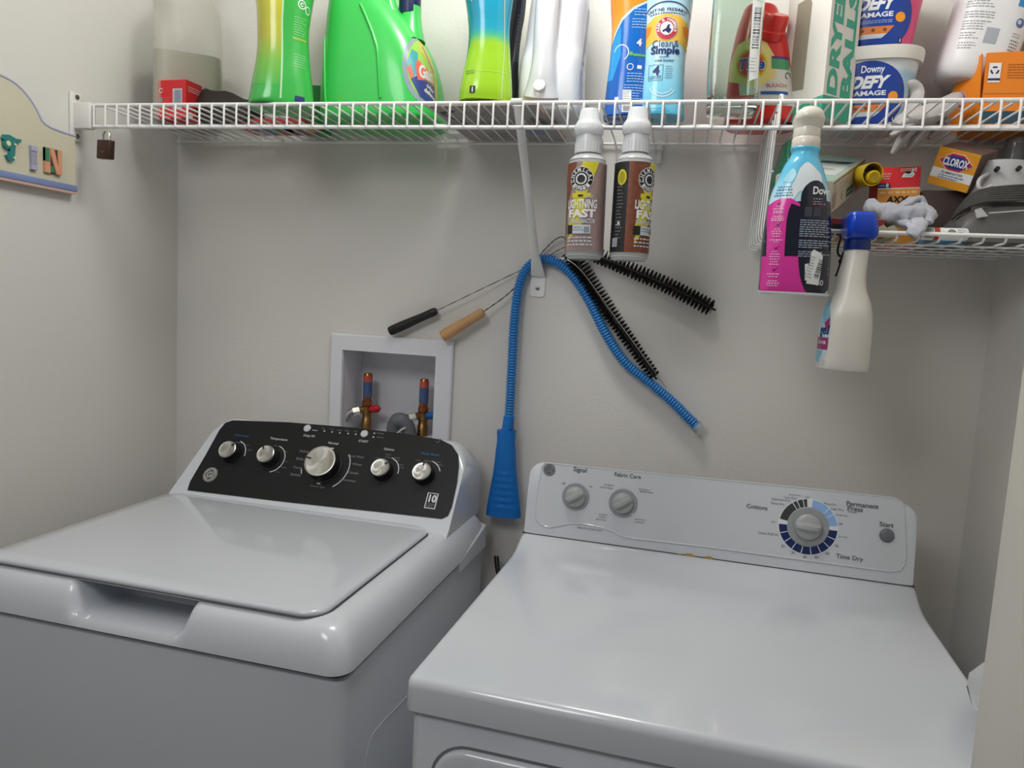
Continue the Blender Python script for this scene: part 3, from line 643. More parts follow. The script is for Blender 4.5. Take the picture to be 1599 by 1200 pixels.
b.build('ribbed_tube', [M_bl, M_bl2], vh, 70)
zt = lambda u, v: at(u, v, Y=-.034)-hpt[0]
n0, n1, n2, n3 = zt(795, 650), zt(793, 669), zt(791, 672), zt(786, 806)
ax = (n3-n2).normalized(); sx_ = Vector((1, 0, 0)); sx_ = (sx_-ax*sx_.dot(ax)).normalized(); sy_ = ax.cross(sx_)
def nring(p, a, c): return [p+sx_*a*math.copysign(abs(math.cos(t))**.8, math.cos(t))+sy_*c*math.sin(t) for t in np.linspace(0, 2*PI, 33)[:-1]]
MB().rings([nring(n0, .0112, .0112), nring(n1, .0125, .0125), nring(n2, .0125, .0125)]).build('collar', M_noz, vh)
k = 1/ppm(hpt[0]); rr_ = []
for t in np.linspace(0, 1, 40):
    wv = (18.5+ (6 if t > .25 else 24*t)*1.0 + 8*max(0, t-.25)/.75*1.0)*k*.5*1.32; ridge = .0012*math.sin(t*80) if .42 < t < .92 else 0
    if t < .06: wv = 15*k
    rr_.append(nring(n2+(n3-n2)*t, max(wv, 14.5*k)*(1+.32*sstep(.3, 1, t)), .0165+ridge))
MB().rings(rr_).build('nozzle', M_noz, vh)
b = MB(); b.tube([at(u, v, Y=-.052 if u > 885 and u < 1015 else -.034)-hpt[0] for u, v in spl([(868, 403), (890, 408), (915, 432), (960, 495), (1000, 550), (1040, 606)], 6)], .0009, 6); b.build('guide_wire', mat('bright wire', 'c9c4b8', .3, metal=1), vh)
t1, t0 = hpt[-1]-hpt[0], at(1086, 664, Y=-.022)-hpt[0]
MB().tube([t0, t1+(t1-t0)*.3], .0118, 14).build('end_cuff', mat('clear grey tape', 'a4adb5', .3), vh)

# ------------------------------------------------------------------ two lint brushes hung with the hose
M_bri = mat('black bristle', '1b1a1a', .6); M_wire = mat('dark twisted wire', '6a655d', .4, metal=.9); M_wood = mat('pale beech handle', 'c79a6b', .5, var=.14, vscale=60); M_hand = mat('black handle plastic', '19191b', .45)
def bristles(path, r0, r1, n, root, seed, fat=.00055):
    rn = random.Random(seed); P_ = np.array([tuple(p) for p in path]); Lp = np.concatenate([[0], np.cumsum(np.linalg.norm(np.diff(P_, axis=0), axis=1))]); b = MB()
    for i in range(n):
        t = i/n; s_ = t*Lp[-1]; p = Vector([float(np.interp(s_, Lp, P_[:, j])) for j in range(3)]); q = Vector([float(np.interp(min(s_+.004, Lp[-1]), Lp, P_[:, j])) for j in range(3)])
        d = (q-p); d = d.normalized() if d.length > 1e-7 else Vector((1, 0, 0)); nx = d.cross(Vector((0, 1, 0))).normalized(); ny = d.cross(nx)
        a = s_/.0165*2*PI + (PI if i % 2 else 0) + rn.uniform(-.2, .2); r = (r0+(r1-r0)*t)*rn.uniform(.86, 1.04)
        dr = (nx*math.cos(a)+ny*math.sin(a)*.75+d*rn.uniform(-.04, .06)).normalized(); tip = p+dr*r; sd = dr.cross(d).normalized()*fat; up = d*fat
        if tip.y+root.location.y > -.0015: tip.y = -.0015-root.location.y
        b.add([p+sd, p-sd, tip-sd*.6, tip+sd*.6, p+up, p-up, tip-up*.6, tip+up*.6], [(0, 1, 2, 3), (4, 5, 6, 7)])
    o = b.build('bristles', M_bri, root); o['kind'] = 'stuff'; return o
def brush(name, label, handle, wirep, head, r0, r1, mh, rh, rw, seed, n):
    o = at(*handle[0][:2], Y=handle[0][2]); root = thing(name, label, 'brush', o)
    W = lambda L_: [at(u, v, Y=y)-o for u, v, y in L_]
    h = W(handle); hp = [h[0]+(h[1]-h[0])*t for t in (0, .012, .05, .2, .38, .55, .72, .88, .96, 1)]
    MB().tube(hp, [rh*f for f in (.6, .92, 1, 1.02, .98, .9, .84, .86, .84, .6)], 16).build('handle', mh, root)
    wp = [Vector(p) for p in spl(W(wirep), 10)]; b = MB()
    for ph in (0, PI):
        b.tube([p+Vector((math.cos(i*1.1+ph), 0, math.sin(i*1.1+ph)))*rw*.8 for i, p in enumerate(wp)], rw, 6)
    hw = [Vector(p) for p in spl(W(head), 8)]; b.tube(hw, rw*1.6, 6); b.build('twisted_wire', M_wire, root)
    bristles(hw, r0, r1, n, root, seed)
    MB().tube([hw[-1], hw[-1]+(hw[-1]-hw[-2]).normalized()*.008], .0022, 8).build('tip', M_hand, root)
    return root
brush('lint_brush', 'long lint brush with a tapered black handle, hung beside the wooden-handled one', [(608, 518, -.02), (682, 485.5, -.02)], [(682, 485.5, -.02), (745, 455, -.02), (820, 419, -.008), (850, 404, -.006), (884, 386, -.018), (915, 392, -.022)], [(915, 392, -.022), (960, 411, -.024), (1040, 445, -.024), (1112, 482, -.024)], .0165, .0175, M_hand, .0105, .0006, 3, 3000)
brush('lint_brush', 'long lint brush with a turned pale wooden handle on the back wall', [(690, 526, -.03), (755, 487, -.028)], [(755, 487, -.028), (790, 462, -.02), (815, 437, -.008), (832, 412, -.006), (858, 382, -.012), (876, 370, -.02), (884, 376, -.026), (890, 392, -.026)], [(890, 392, -.026), (915, 432, -.024), (960, 500, -.026), (1022, 588, -.028)], .0215, .0125, M_wood, .0122, .0009, 5, 3800)

# ------------------------------------------------------------------ wire basket under the shelf
bk = thing('wire_basket', 'white wire basket hanging under the right end of the shelf', 'wire basket', (1.29, 0, 1.503))
BX1 = RX-.012-1.29; b = MB()
MB().tube([(0, -.283, .009), (BX1, -.283, .009)], .0032, 8).build('front_rail', M_vin, bk)
MB().tube([(0, -.012, .009), (BX1, -.012, .009)], .0028, 8).build('rear_rail', M_vin, bk)
fw = None
for i in range(14):
    x = .012+i*.03
    if x > BX1: break
    if fw is None: o = fw = MB().tube([(0, -.283, .009), (0, -.281, .002), (0, -.276, -.0015), (0, -.018, -.0015), (0, -.012, .008)], .0018, 6).build('floor_wire', M_vin, bk)
    else: o = fw.copy(); col.objects.link(o); o.parent = bk
    o.location = (x, 0, 0)
for y in (-.24, -.19, -.14, -.09, -.04): MB().tube([(0, y, -.004), (BX1, y, -.004)], .0017, 6).build('cross_wire', M_vin, bk)
sw = None
for y in (-.278, -.24, -.2, -.16, -.12, -.08, -.04):
    pts = spl([(.02, 0, -.004), (.004, 0, -.003), (-.004, 0, .006), (-.003, 0, .06), (.0, 0, .15), (.002, 0, .198)], 4)
    if sw is None: o = sw = MB().tube(pts, .0015, 8).build('side_wire', M_vin, bk)
    else: o = sw.copy(); col.objects.link(o); o.parent = bk
    o.location = (0, y, 0)
MB().tube([(.001, -.279, .1), (.001, -.03, .1)], .0019, 6).build('side_rail', M_vin, bk)
b = MB(); b.tube([(.0, -.284, .19), (.002, -.284, .205), (.002, -.29, .214), (.004, -.297, .211), (.004, -.298, .204)], .0022, 8); b.build('hook', M_vin, bk)

# ------------------------------------------------------------------ things standing on the wire shelf
DZ = SZ+.0026           # top of the deck wires
def facing(x, y): return math.atan2(CAM.x-x, y-CAM.y)     # labels turned out to the room
def ekeys(Y, rows, z0):
    """profile keys from silhouette rows (v, left, right, squareness, depth radius) at distance Y"""
    ks = []; c0 = None
    for v, l, r, n, ry in sorted(rows, key=lambda q: -q[0]):
        p = at((l+r)/2, v, Y=Y); k = 1/ppm(p)
        if c0 is None: c0 = p.x
        ks.append([p.z-z0, (r-l)/2*k, ry, n, p.x-c0, 0])
    return c0, ks
M_blk2 = mat('black print', '1a1b1d', .45); M_white = mat('white print ink', 'e9eaea', .5); M_ngrey = mat('mid grey print', '8f9396', .55); M_red2 = mat('red print ink', 'c9282d', .45)
M_yel = mat('yellow print', 'd8cf2c', .45); M_org = mat('orange print', 'f09a28', .45); M_teal2 = mat('teal print', '2aa6c2', .4); M_nvy = mat('dark navy print', '1c2a66', .45)

# translucent square jug
c = Vector((.108, -.108, DZ)); jug = thing('plastic_jug', 'large square translucent jug half full of cloudy liquid at the left end of the shelf', 'jug', c, (0, 0, math.radians(33)))
Bj = Bottle([(0, .058, .058, 7), (.004, .063, .063, 7), (.02, .0655, .0655, 7), (.13, .0655, .0655, 7), (.2, .065, .065, 6.5), (.245, .058, .058, 4), (.275, .035, .035, 2.2), (.29, .022, .022, 2), (.31, .021, .021, 2)], n=48)
M_jug = mat('translucent jug plastic', 'dcd8cc', .3, alpha=.3, var=.01); M_liq = mat('cloudy liquid', 'a8a28d', .4, var=.02)
Bj.mb().build('jug_body', M_jug, jug)
Bq = Bottle([(.003, .06, .06, 7), (.01, .0635, .0635, 7), (.138, .0635, .0635, 7)], n=48, smooth=False); Bq.mb().build('liquid', M_liq, jug)
MB().lathe([(.026, .305), (.026, .33), (.0005, .333)], 24).build('cap', M_brk, jug)

# red box with its open end, dark tray
p = at(290, 184, Z=DZ); k = 1/ppm(p); hz = at(290, 124, Y=p.y).z-DZ
rb = thing('cardboard_box', 'small bright red box with a barcode, in front of the jug', 'box', p, (0, 0, math.radians(-4)))
M_rbox = mat('red carton', 'd8262c', .45, var=.03)
b = MB(); wv = .069
b.rings([[(-wv, 0, 0), (0, 0, 0), (0, .085, 0), (-wv, .085, 0)], [(-wv, 0, hz), (0, 0, hz), (0, .06, hz), (-wv, .06, hz)]]); bo = b.build('carton', M_rbox, rb)
D = Dec(plane_map((-wv, 0, 0), (1, 0, 0), (0, 0, 1))); D.add(rect(.037, hz-.058, .06, hz-.017), mat('pale barcode panel', 'c8c4c8', .5), 1); D.add(bars(.041, hz-.053, .057, hz-.02, 3), mat('barcode blue', '8795b0', .5), 2)
D.add(arc(.008, hz-.02, .0035, .0048, 20, 340, 14), M_white, 1); D.add(rect(.0035, hz-.043, .012, hz-.033), M_ngrey, 1); D.add(lines(.015, .034, hz-.034, .004, 5, .001, 4), mat('pale red print', 'e0726f', .5), 1)
D.build('printed_panel', bo)
D = Dec(plane_map((0, 0, 0), (0, 1, 0), (0, 0, 1))); D.add(lines(.006, .06, hz-.012, .004, 3, .001, 9), M_white, 1); D.add(ell(.014, .008, .006), M_white, 1); D.build('printed_panel', bo)
a_ = at(322, 137, Y=-.13); t_ = thing('dark_pouch', 'dark brown pouch lying between the red box and the green booster bottle', 'pouch', (a_.x, -.13, DZ))
b = MB(); e_ = at(392, 155, Y=-.15)-Vector((a_.x, -.13, DZ)); hz2 = a_.z-DZ
b.rings([[(x*e_.x, y, max(.001, z*(hz2*(1-x)+e_.z*x))) for y, z in ((.03, 0), (-.03-.01*x, 0), (-.036, .5), (-.012, 1.0-.06*math.sin(9*x)), (.02, .95), (.035, .5))] for x in (0, .15, .3, .45, .6, .8, 1)])
b.build('pouch_body', mat('dark brown film', '2c211f', .4, bump=.5, bscale=40), t_)

# colourful packet lying flat, below the boxes
q = [at(u, v, Z=DZ) for u, v in ((352, 190), (440, 184), (520, 212), (420, 217))]
o_ = sum(q, Vector())/4; pk = thing('flat_packet', 'flat glossy multicoloured packet lying on the shelf wires under the green booster bottle', 'packet', (o_.x, o_.y, DZ))
q = [Vector((x, y, 0)) for x, y in ((-.085, -.05), (.085, -.05), (.085, .06), (-.085, .06))]
b = MB(); b.rings([[v_ for v_ in q], [v_*.97+Vector((0, 0, .010)) for v_ in q]]); pko = b.build('packet', mat('crimson film', 'b9323a', .35), pk)
D = Dec(lambda u, v, off=0: Vector((u, v, -off)))
for x0, x1, y0, y1, cc in ((-.06, -.02, .0, .05, '3f7f9e'), (-.02, .03, -.02, .03, '2b7d3a'), (.0, .05, .0, .05, '5b4d79'), (.04, .08, -.03, .03, 'b9a53a'), (-.08, -.05, .02, .055, 'd6cfc8'), (.05, .083, .03, .058, '3c3f6b')):
    D.add(poly([(x0, y0), (x1, y0+.008), (x1-.006, y1), (x0+.008, y1-.004)]), mat('packet print '+cc, cc, .4), 1)
D.build('printed_patches', pko)

# green scent-booster bottle
c0, ks = ekeys(-.25, [(166, 390, 489, 3, .05), (158, 391, 489, 3, .053), (130, 397, 486, 2.8, .05), (90, 403, 482, 2.6, .045), (50, 404, 481, 2.6, .044), (10, 402, 486, 2.6, .047), (-40, 396, 494, 2.6, .05), (-90, 400, 494, 2.4, .048), (-115, 418, 478, 2, .034)], DZ)
ks[0][0] = 0; ks[1][0] = .008
gb = thing('scent_booster_bottle', 'green and yellow waisted scent-booster bottle standing on the front edge of the shelf', 'bottle', (c0, -.25, DZ), (0, 0, facing(c0, -.25)))
Bg = Bottle(ks); body = Bg.mb().build('bottle_body', mat('green shrink sleeve', '3fae4c', .22, var=.04, coat=.3), gb)
D = Dec(Bg.fn, .008); D.add(rect(-.085, .03, -.004, .215), ramp_mat('yellow to green sleeve', [(0, '3fae4c'), (.3, '74b443'), (.55, 'b2b53f'), (1, 'c9c33c')], lo=.02, hi=.2, rough=.22, coat=.3), 1)
D.add(rect(-.004, .008, -.001, .25), mat('seam gloss', 'b5e0b4', .2), 2)
D.add(arc(.031, .178, .0062, .0078, 0, 360, 20), M_white, 2); D.add(arc(.045, .172, .0055, .007, 0, 360, 20), M_white, 2); D.add(arc(.031, .178, .002, .0035, 20, 320, 12), M_white, 2)
for y0, n_, sd in ((.155, 3, 1), (.142, 5, 2), (.09, 6, 3)): D.add(lines(.018, .043, y0, .0042, n_, .0012, sd), mat('pale green print', '8fd495', .5), 2)
D.add(rect(.016, .116, .043, .120), mat('olive print', '98b53c', .4), 2); D.add(rect(.022, .006, .04, .016), M_nvy, 2)
D.build('printed_sleeve', body)
MB().lathe([(.034, ks[-1][0]-.004), (.036, ks[-1][0]+.03), (.001, ks[-1][0]+.034)], 24, Matrix.Translation((ks[-1][4], 0, 0))).build('cap', mat('green cap', '2f9a44', .35), gb)

# dark green carton behind it
p = at(488, 132, Y=-.07); gx = thing('green_carton', 'small dark green carton peeking out between the booster bottle and the big green jug', 'box', (p.x, -.05, DZ))
MB().box((-.01, 0, (p.z-DZ)/2-.0), (.075, .045, p.z-DZ-.002), rot=Euler((0, math.radians(3), 0)), bevel=.002).build('carton', mat('dark green carton', '1f8a3c', .45), gx)
D = Dec(plane_map((-.01, -.0232, .02), (1, 0, 0), (0, 0, 1))); D.add(lines(-.002, .03, .03, .008, 5, .0016, 5), mat('pale green print', '8fd495', .5), 1); D.build('printed_panel', gx)

# big green detergent jug
GY = -.125
c0, ks = ekeys(GY, [(205, 514, 690, 4, .082), (198, 510, 694, 4, .088), (160, 511, 690, 4, .09), (120, 513, 684, 3.8, .09), (80, 517, 671, 3.6, .088), (45, 521, 650, 3.4, .085), (15, 525, 628, 3.2, .08), (-15, 529, 614, 3, .075), (-50, 536, 606, 2.8, .065), (-75, 550, 596, 2.4, .05)], DZ)
ks[0][0] = 0; ks[1][0] = .008
gj = thing('detergent_jug', 'big bright green laundry detergent jug with navy cap and round label', 'jug', (c0, GY, DZ))
BG = Bottle(ks, n=56); M_gj = mat('bright green plastic', '3fc557', .28, var=.02, coat=.2, sss=.05); body = BG.mb().build('jug_body', M_gj, gj)
s0, s1 = at(640, 66, Y=GY-.02)-Vector((c0, GY, DZ)), at(640, 14, Y=GY-.02)-Vector((c0, GY, DZ))
MB().lathe([(.030, 0), (.022, .03), (.0195, .05), (.0195, (s1-s0).z+.002)], 28, Matrix.Translation(s0)).build('spout', M_gj, body)
MB().lathe([(.0205, -.012), (.021, -.01), (.021, .022), (.019, .024), (.001, .024)], 28, Matrix.Translation(s1)).build('cap', mat('navy cap', '1b2350', .35), gj)
h0 = [at(u, v, Y=GY-.05)-Vector((c0, GY, DZ)) for u, v in ((598, -40), (608, 10), (622, 44), (640, 68))]
MB().tube(spl(h0, 6), [.014]*18+[.016], 12).build('handle', M_gj, body)
# side panel relief and the label
MB().tube([BG.fn(-.088+.0*z, z, .0002) for z in np.linspace(.02, .15, 12)], .0025, 6).build('moulded_rib', M_gj, body)
MB().tube([BG.fn(.028-.02*max(0, z-.12)/.1, z, .0004) for z in np.linspace(.03, .2, 14)], .003, 6).build('moulded_rib', M_gj, body)
ML = {n_: mat('jug label '+n_, h_, .35) for n_, h_ in (('grey', '8d9ba6'), ('yellow', 'd8cb3a'), ('coral', 'ea6a5d'), ('indigo', '3b4a8c'), ('teal', '4aa3a8'), ('lime', '9bcf45'), ('purple', '74558f'), ('pale', 'd9dfd4'))}
D = Dec(BG.fn, .012); ux, uz = .124, .086
S = lambda pts: poly([(ux+x*.052, uz+y*.066) for x, y in pts]); E = lambda x, y, rx_, ry_=None: ell(ux+x*.052, uz+y*.066, rx_*.052, (ry_ or rx_)*.066)
D.add(E(0, 0, 1), ML['grey'], 1); D.add(E(.08, .03, .9, .92), ML['lime'], 2)
D.add(S([(-.1, .95), (.3, .92), (.75, .55), (.95, .05), (.6, .1), (.2, .4), (-.2, .6)]), ML['yellow'], 3); D.add(S([(.0, .8), (.1, .82), (.75, .2), (.7, .1)]), ML['purple'], 4)
D.add(S([(-.85, .1), (-.6, .55), (-.35, .5), (-.45, .0), (-.6, -.3)]), ML['teal'], 3); D.add(S([(-.7, -.3), (-.5, -.2), (.45, -.3), (.6, -.2), (.55, -.8), (.1, -.95), (-.4, -.75)]), ML['indigo'], 3)
D.add(S([(.6, -.3), (.95, 0), (.85, -.5), (.62, -.75)]), ML['yellow'], 3); D.add(S([(-.82, .0), (-.7, .1), (-.58, -.2), (-.7, -.3)]), ML['coral'], 4)
D.add(S([(-.5, .12), (-.42, .28), (-.2, .2), (.5, .05), (.55, -.28), (.1, -.22), (-.45, -.3)]), ML['coral'], 4)
D.add(txt('Gain', .034, ux+.001, uz-.001, 2, .15, width=.044), ML['pale'], 5); D.add(txt('odor', .013, ux+.01, uz-.027, 2, rot=-.3), ML['pale'], 5); D.add(txt('defense', .012, ux+.008, uz-.039, 2, rot=-.3), ML['pale'], 5)
D.build('label', body)

# flattened carton lying on the wires
q = [at(u, v, Z=DZ) for u, v in ((664, 166), (838, 164), (884, 222), (738, 221))]
yb = -.006; q[2].y = min(q[2].y, yb); q[3].y = min(q[3].y, yb)
fc = thing('flattened_carton', 'flattened grey printed carton lying under the teal bottle and the white jug', 'carton', (q[0].x, q[0].y, DZ))
q = [v_-Vector((q[0].x, q[0].y, DZ)) for v_ in q]; q = [Vector((v_.x, v_.y, 0)) for v_ in q]; N_ = 12; top = []
b = MB(); ring0 = [q[0].lerp(q[1], t/N_) for t in range(N_)]+[q[1].lerp(q[2], t/N_) for t in range(N_)]+[q[2].lerp(q[3], t/N_) for t in range(N_)]+[q[3].lerp(q[0], t/N_) for t in range(N_)]
rn = random.Random(4); CT = .0085
b.rings([ring0, [v_+Vector((0, 0, CT*.8+rn.uniform(0, .0022))) for v_ in ring0], [v_*.96+(q[0]+q[2])*.02+Vector((0, 0, CT)) for v_ in ring0]])
fo = b.build('carton', mat('kraft board', 'b59a84', .7, var=.08, vscale=40), fc)
D = Dec(lambda u, v, off=0: q[0]*(1-u)*(1-v)+q[1]*u*(1-v)+q[2]*u*v+q[3]*(1-u)*v-Vector((0, 0, off))); D.add(rect(.01, .02, .99, .98), mat('grey printed board', 'a5a09c', .6, var=.04), 1)
for y0, n_, sd in ((.3, 4, 11), (.55, 4, 12), (.85, 3, 13)): D.add(lines(.25, .6, y0, .05, n_, .014, sd), M_gry, 2)
D.add(poly([(.05, .15), (.2, .1), (.22, .14), (.07, .2)]), M_blk2, 2); D.add(poly([(.05, .2), (.22, .6), (.24, .58), (.08, .18)]), M_blk2, 2); D.add(rect(.68, .3, .78, .5), M_ngrey, 2); D.add(bars(.84, .3, .97, .5, 8), M_gry, 2); D.add(rect(.7, .6, .9, .8), mat('bluish print', '7f8fb0', .5), 2)
D.build('printed_underside', fo)
p = at(712, 208, Z=DZ); ws = thing('paper_sheet', 'small white paper sheet lying on the shelf wires next to the flattened carton', 'paper', (p.x-.012, p.y+.03, DZ))
MB().box((0, 0, .0012), (.042, .05, .0018)).build('sheet', mat('white paper', 'e6e6e2', .7), ws)

# teal and lime bottle, and the black one behind it
def booster(name, label, Y, rows, z0, M_body):
    c0, ks = ekeys(Y, rows, z0); ks[0][0] = 0; t = thing(name, label, 'bottle', (c0, Y, z0), (0, 0, facing(c0, Y))); B = Bottle(ks); o = B.mb().build('bottle_body', M_body, t); return t, B, o, ks
M_tl = ramp_mat('teal to lime sleeve', [(0, '9fd02c'), (.5, '9ccf2e'), (.56, '4fb98a'), (.62, '27a3bd'), (1, '1c93b8')], lo=0, hi=.2, rough=.2, coat=.3, wob=.012)
tz = DZ+CT+.002
t, B, o, ks = booster('scent_booster_bottle', 'teal and lime waisted scent-booster bottle standing on the flattened carton', -.235, [(156, 717, 800, 2.8, .042), (148, 718, 800, 2.8, .044), (120, 723, 799, 2.6, .042), (85, 730, 797, 2.5, .039), (50, 732, 796, 2.5, .039), (20, 729, 799, 2.5, .041), (-30, 722, 806, 2.5, .043), (-80, 722, 808, 2.4, .042), (-105, 738, 794, 2, .03)], tz, M_tl)
D = Dec(B.fn, .008); D.add(poly([(-.062+.022*math.cos(a), .108+.036*math.sin(a)) for a in np.linspace(-PI/2, PI/2, 14)]), mat('deep teal print', '218f92', .3), 1)
D.add(rect(.026, .003, .0275, .2), mat('seam print', 'cfd8b0', .3), 2); D.add(txt('NS', .014, -.026, .166, 1), M_white, 2); D.add(rect(-.029, .008, -.019, .02), M_blk2, 2); D.add(txt('i', .012, -.024, .014, 2), M_white, 3)
D.add(lines(-.04, -.02, .046, .004, 2, .0012, 3), M_gry, 2); D.add(rect(-.03, .0455, .045, .0462), mat('lime edge', 'c6e86a', .3), 2); D.build('printed_sleeve', o)
t, B, o, ks = booster('black_bottle', 'black waisted bottle standing close behind the teal and lime one', -.165, [(166, 742, 812, 2.8, .036), (158, 742, 812, 2.8, .038), (120, 745, 810, 2.6, .036), (85, 749, 811, 2.5, .034), (50, 750, 815, 2.5, .034), (20, 747, 820, 2.5, .036), (-30, 742, 824, 2.5, .038), (-90, 745, 822, 2.4, .036), (-105, 760, 808, 2, .026)], tz, mat('black sleeve', '1b1d22', .22, coat=.3))
D = Dec(B.fn, .008); D.add(lines(.03, .048, .17, .006, 14, .0014, 21), mat('dim teal print', '41606e', .4), 1); D.build('printed_sleeve', o)

# white jug with its handle to the front
WY = -.14; c0, ks = ekeys(WY, [(184, 818, 908, 4, .062), (178, 814, 912, 4, .067), (150, 814, 911, 4, .07), (110, 816, 911, 3.6, .07), (80, 819, 912, 3.2, .066), (40, 823, 915, 3, .058), (0, 828, 918, 3, .052), (-40, 836, 914, 2.6, .046), (-80, 852, 900, 2.2, .03), (-95, 860, 892, 2, .02)], tz)
ks[0][0] = 0; ks[1][0] = .006
for k_ in ks:
    k_[5] = .02*sstep(.06, .14, k_[0])
wj = thing('white_jug', 'white bleach-style jug with its handle facing out, on the flattened carton', 'jug', (c0, WY, tz)); BW = Bottle(ks, n=52); M_wj = mat('glossy white plastic', 'dcdfe2', .25, var=.01, coat=.3)
body = BW.mb().build('jug_body', M_wj, wj)
hpts = [at(u, v, Y=y)-Vector((c0, WY, tz)) for u, v, y in ((846, 150, -.2), (848, 115, -.212), (850, 80, -.214), (852, 40, -.212), (855, 0, -.208), (860, -45, -.19), (866, -75, -.15))]
MB().tube(spl(hpts, 6), [.034, .033, .031, .029, .027, .0255, .024, .023, .022, .0215, .021]+[.0205]*26, 16).build('handle', M_wj, body)
MB().lathe([(.0105, -.002), (.0105, .0012), (.009, .002), (.001, .002)], 20, Matrix.Translation(at(842, 133, Y=-.235)-Vector((c0, WY, tz))) @ Matrix.Rotation(PI/2-.3, 4, 'X')).build('mould_mark', M_wj, body)
D = Dec(BW.fn, .01); M_lg = mat('label pale grey', 'c6cdd6', .4); M_lb = mat('label blue text', '5b8cc6', .45); D.add(poly([(.062, .015), (.1, .03), (.11, .2), (.085, .2), (.08, .09)]), M_lg, 1)
for y0, n_, sd in ((.075, 12, 3), (.15, 9, 6)): D.add(lines(.075 if y0 < .1 else .086, .1, y0, .0048, n_, .0017, sd), M_lb, 2)
D.add(rect(.088, .092, .104, .1), mat('label blue', '3d7fc4', .4), 2); D.build('label', body)
MB().lathe([(.024, ks[-1][0]-.004), (.024, ks[-1][0]+.024), (.001, ks[-1][0]+.026)], 24, Matrix.Translation((ks[-1][4], .02, 0))).build('cap', mat('blue cap', '2d6db5', .35), wj)

# two slim booster bottles: blue back turned out, and the pale blue front
M_rib = ramp_mat('blue back sleeve', [(0, '1a5eb4'), (.5, '1667c2'), (1, '1a73cf')], lo=0, hi=.2, rough=.22, coat=.3)
t, B, o, ks = booster('scent_booster_bottle', 'blue and orange scent-booster bottle with its printed back out, beside the pale blue one', -.172, [(190, 943, 1018, 2.6, .036), (184, 942, 1018, 2.6, .038), (140, 947, 1016, 2.5, .036), (95, 953, 1017, 2.5, .034), (50, 956, 1022, 2.5, .034), (0, 954, 1030, 2.5, .037), (-40, 956, 1032, 2.5, .037), (-75, 972, 1014, 2, .024)], DZ, M_rib)
D = Dec(B.fn, .007); M_or2 = ramp_mat('orange sunburst', [(0, 'f3b24c'), (.5, 'f0952a'), (1, 'ea8a25')], lo=.13, hi=.22, rough=.25); M_sky = mat('bright blue print', '2f9be0', .3); M_ps = mat('pale sky print', 'bfe2f2', .3)
D.add(poly([(-.06, .10), (-.036, .13), (-.02, .158), (0, .176), (.02, .186), (.045, .19), (.06, .19), (.06, .26), (-.06, .26)]), M_ps, 1); D.add(poly([(-.06, .105), (-.038, .134), (-.022, .162), (-.002, .18), (.02, .19), (.045, .194), (.06, .194), (.06, .26), (-.06, .26)]), M_or2, 2)
D.add(poly([(-.06, .06), (-.03, .06), (-.018, .1), (-.022, .15), (-.04, .12), (-.06, .1)]), M_sky, 1)
D.add(arc(-.018, .105, .0125, .014, -60, 170, 16), M_white, 2); D.add(ell(-.0005, .103, .0035), mat('leaf print', '66b24a', .4), 2); D.add(rect(.003, .099, .03, .103), mat('leaf print', '66b24a', .4), 2)
for y0, n_, sd, x0 in ((.176, 3, 1, .0), (.16, 4, 2, -.003), (.05, 7, 3, -.008), (.07, 4, 5, -.004)): D.add(lines(x0, .03, y0, .0045, n_, .0014, sd), mat('sky text', 'a9cdf0', .4), 2)
D.add(arc(.0, .081, .0045, .0058, 0, 360, 18), M_white, 2); D.add(rect(.012, .078, .02, .084), M_white, 2); D.add(txt('4', .016, .012, .122, 2), M_white, 2); D.add(rect(-.01, .022, .005, .042), M_white, 2); D.add(rect(-.011, .004, .005, .017), M_white, 2); D.add(bars(-.009, .006, .003, .015, 4), M_gry, 3); D.add(rect(-.024, .025, -.017, .03), M_white, 2); D.add(lines(-.009, .004, .039, .004, 4, .0014, 8), M_ngrey, 3)
D.build('printed_sleeve', o)
M_ah = ramp_mat('pale blue front sleeve', [(0, '55bbe0'), (.3, '8ed2ea'), (.55, 'b9e2ef'), (.8, 'cfe9f0'), (1, '7fcdea')], lo=0, hi=.22, rough=.2, coat=.3, wob=.02)
t, B, o, ks = booster('scent_booster_bottle', 'pale blue and orange scent-booster bottle with a red round emblem on its front', -.178, [(188, 998, 1067, 2.6, .034), (182, 997, 1068, 2.6, .036), (150, 999, 1068, 2.5, .035), (110, 1004, 1069, 2.5, .033), (75, 1006, 1072, 2.5, .034), (40, 1006, 1077, 2.5, .036), (8, 1005, 1081, 2.5, .037), (-20, 1005, 1082, 2.5, .037), (-60, 1020, 1066, 2, .024)], DZ, M_ah)
D = Dec(B.fn, .006); kz = 1/885
Zv = lambda v: at(1040, v, Y=-.214).z-DZ
def cx_(v): return 0
D.add(poly([(-.062, Zv(55)), (-.04, Zv(36)), (-.02, Zv(24)), (0, Zv(21)), (.02, Zv(24)), (.04, Zv(36)), (.062, Zv(55)), (.062, Zv(70)), (.045, Zv(76)), (.02, Zv(64)), (-.02, Zv(64)), (-.045, Zv(76)), (-.062, Zv(70))]), mat('sun yellow print', 'f3c24f', .35), 1)
for s_ in (-1, 1):
    D.add(poly([(s_*.062, Zv(52)), (s_*.045, Zv(38)), (s_*.026, Zv(40)), (s_*.03, Zv(52)), (s_*.045, Zv(60)), (s_*.062, Zv(64))]), mat('sun orange print', 'f0922a', .35), 2)
D.add(ell(0, Zv(44), .0185, n=36), M_white, 3); D.add(ell(0, Zv(44), .0178, n=36), mat('crimson print', 'c33a4e', .4), 4); D.add(ell(0, Zv(44), .0108, n=30), M_white, 5)
D.add(poly([(-.007, Zv(47)), (-.001, Zv(44)), (.001, Zv(39)), (.005, Zv(38)), (.004, Zv(43)), (.008, Zv(46)), (.004, Zv(52)), (-.002, Zv(48)), (-.006, Zv(50))]), M_nvy, 6)
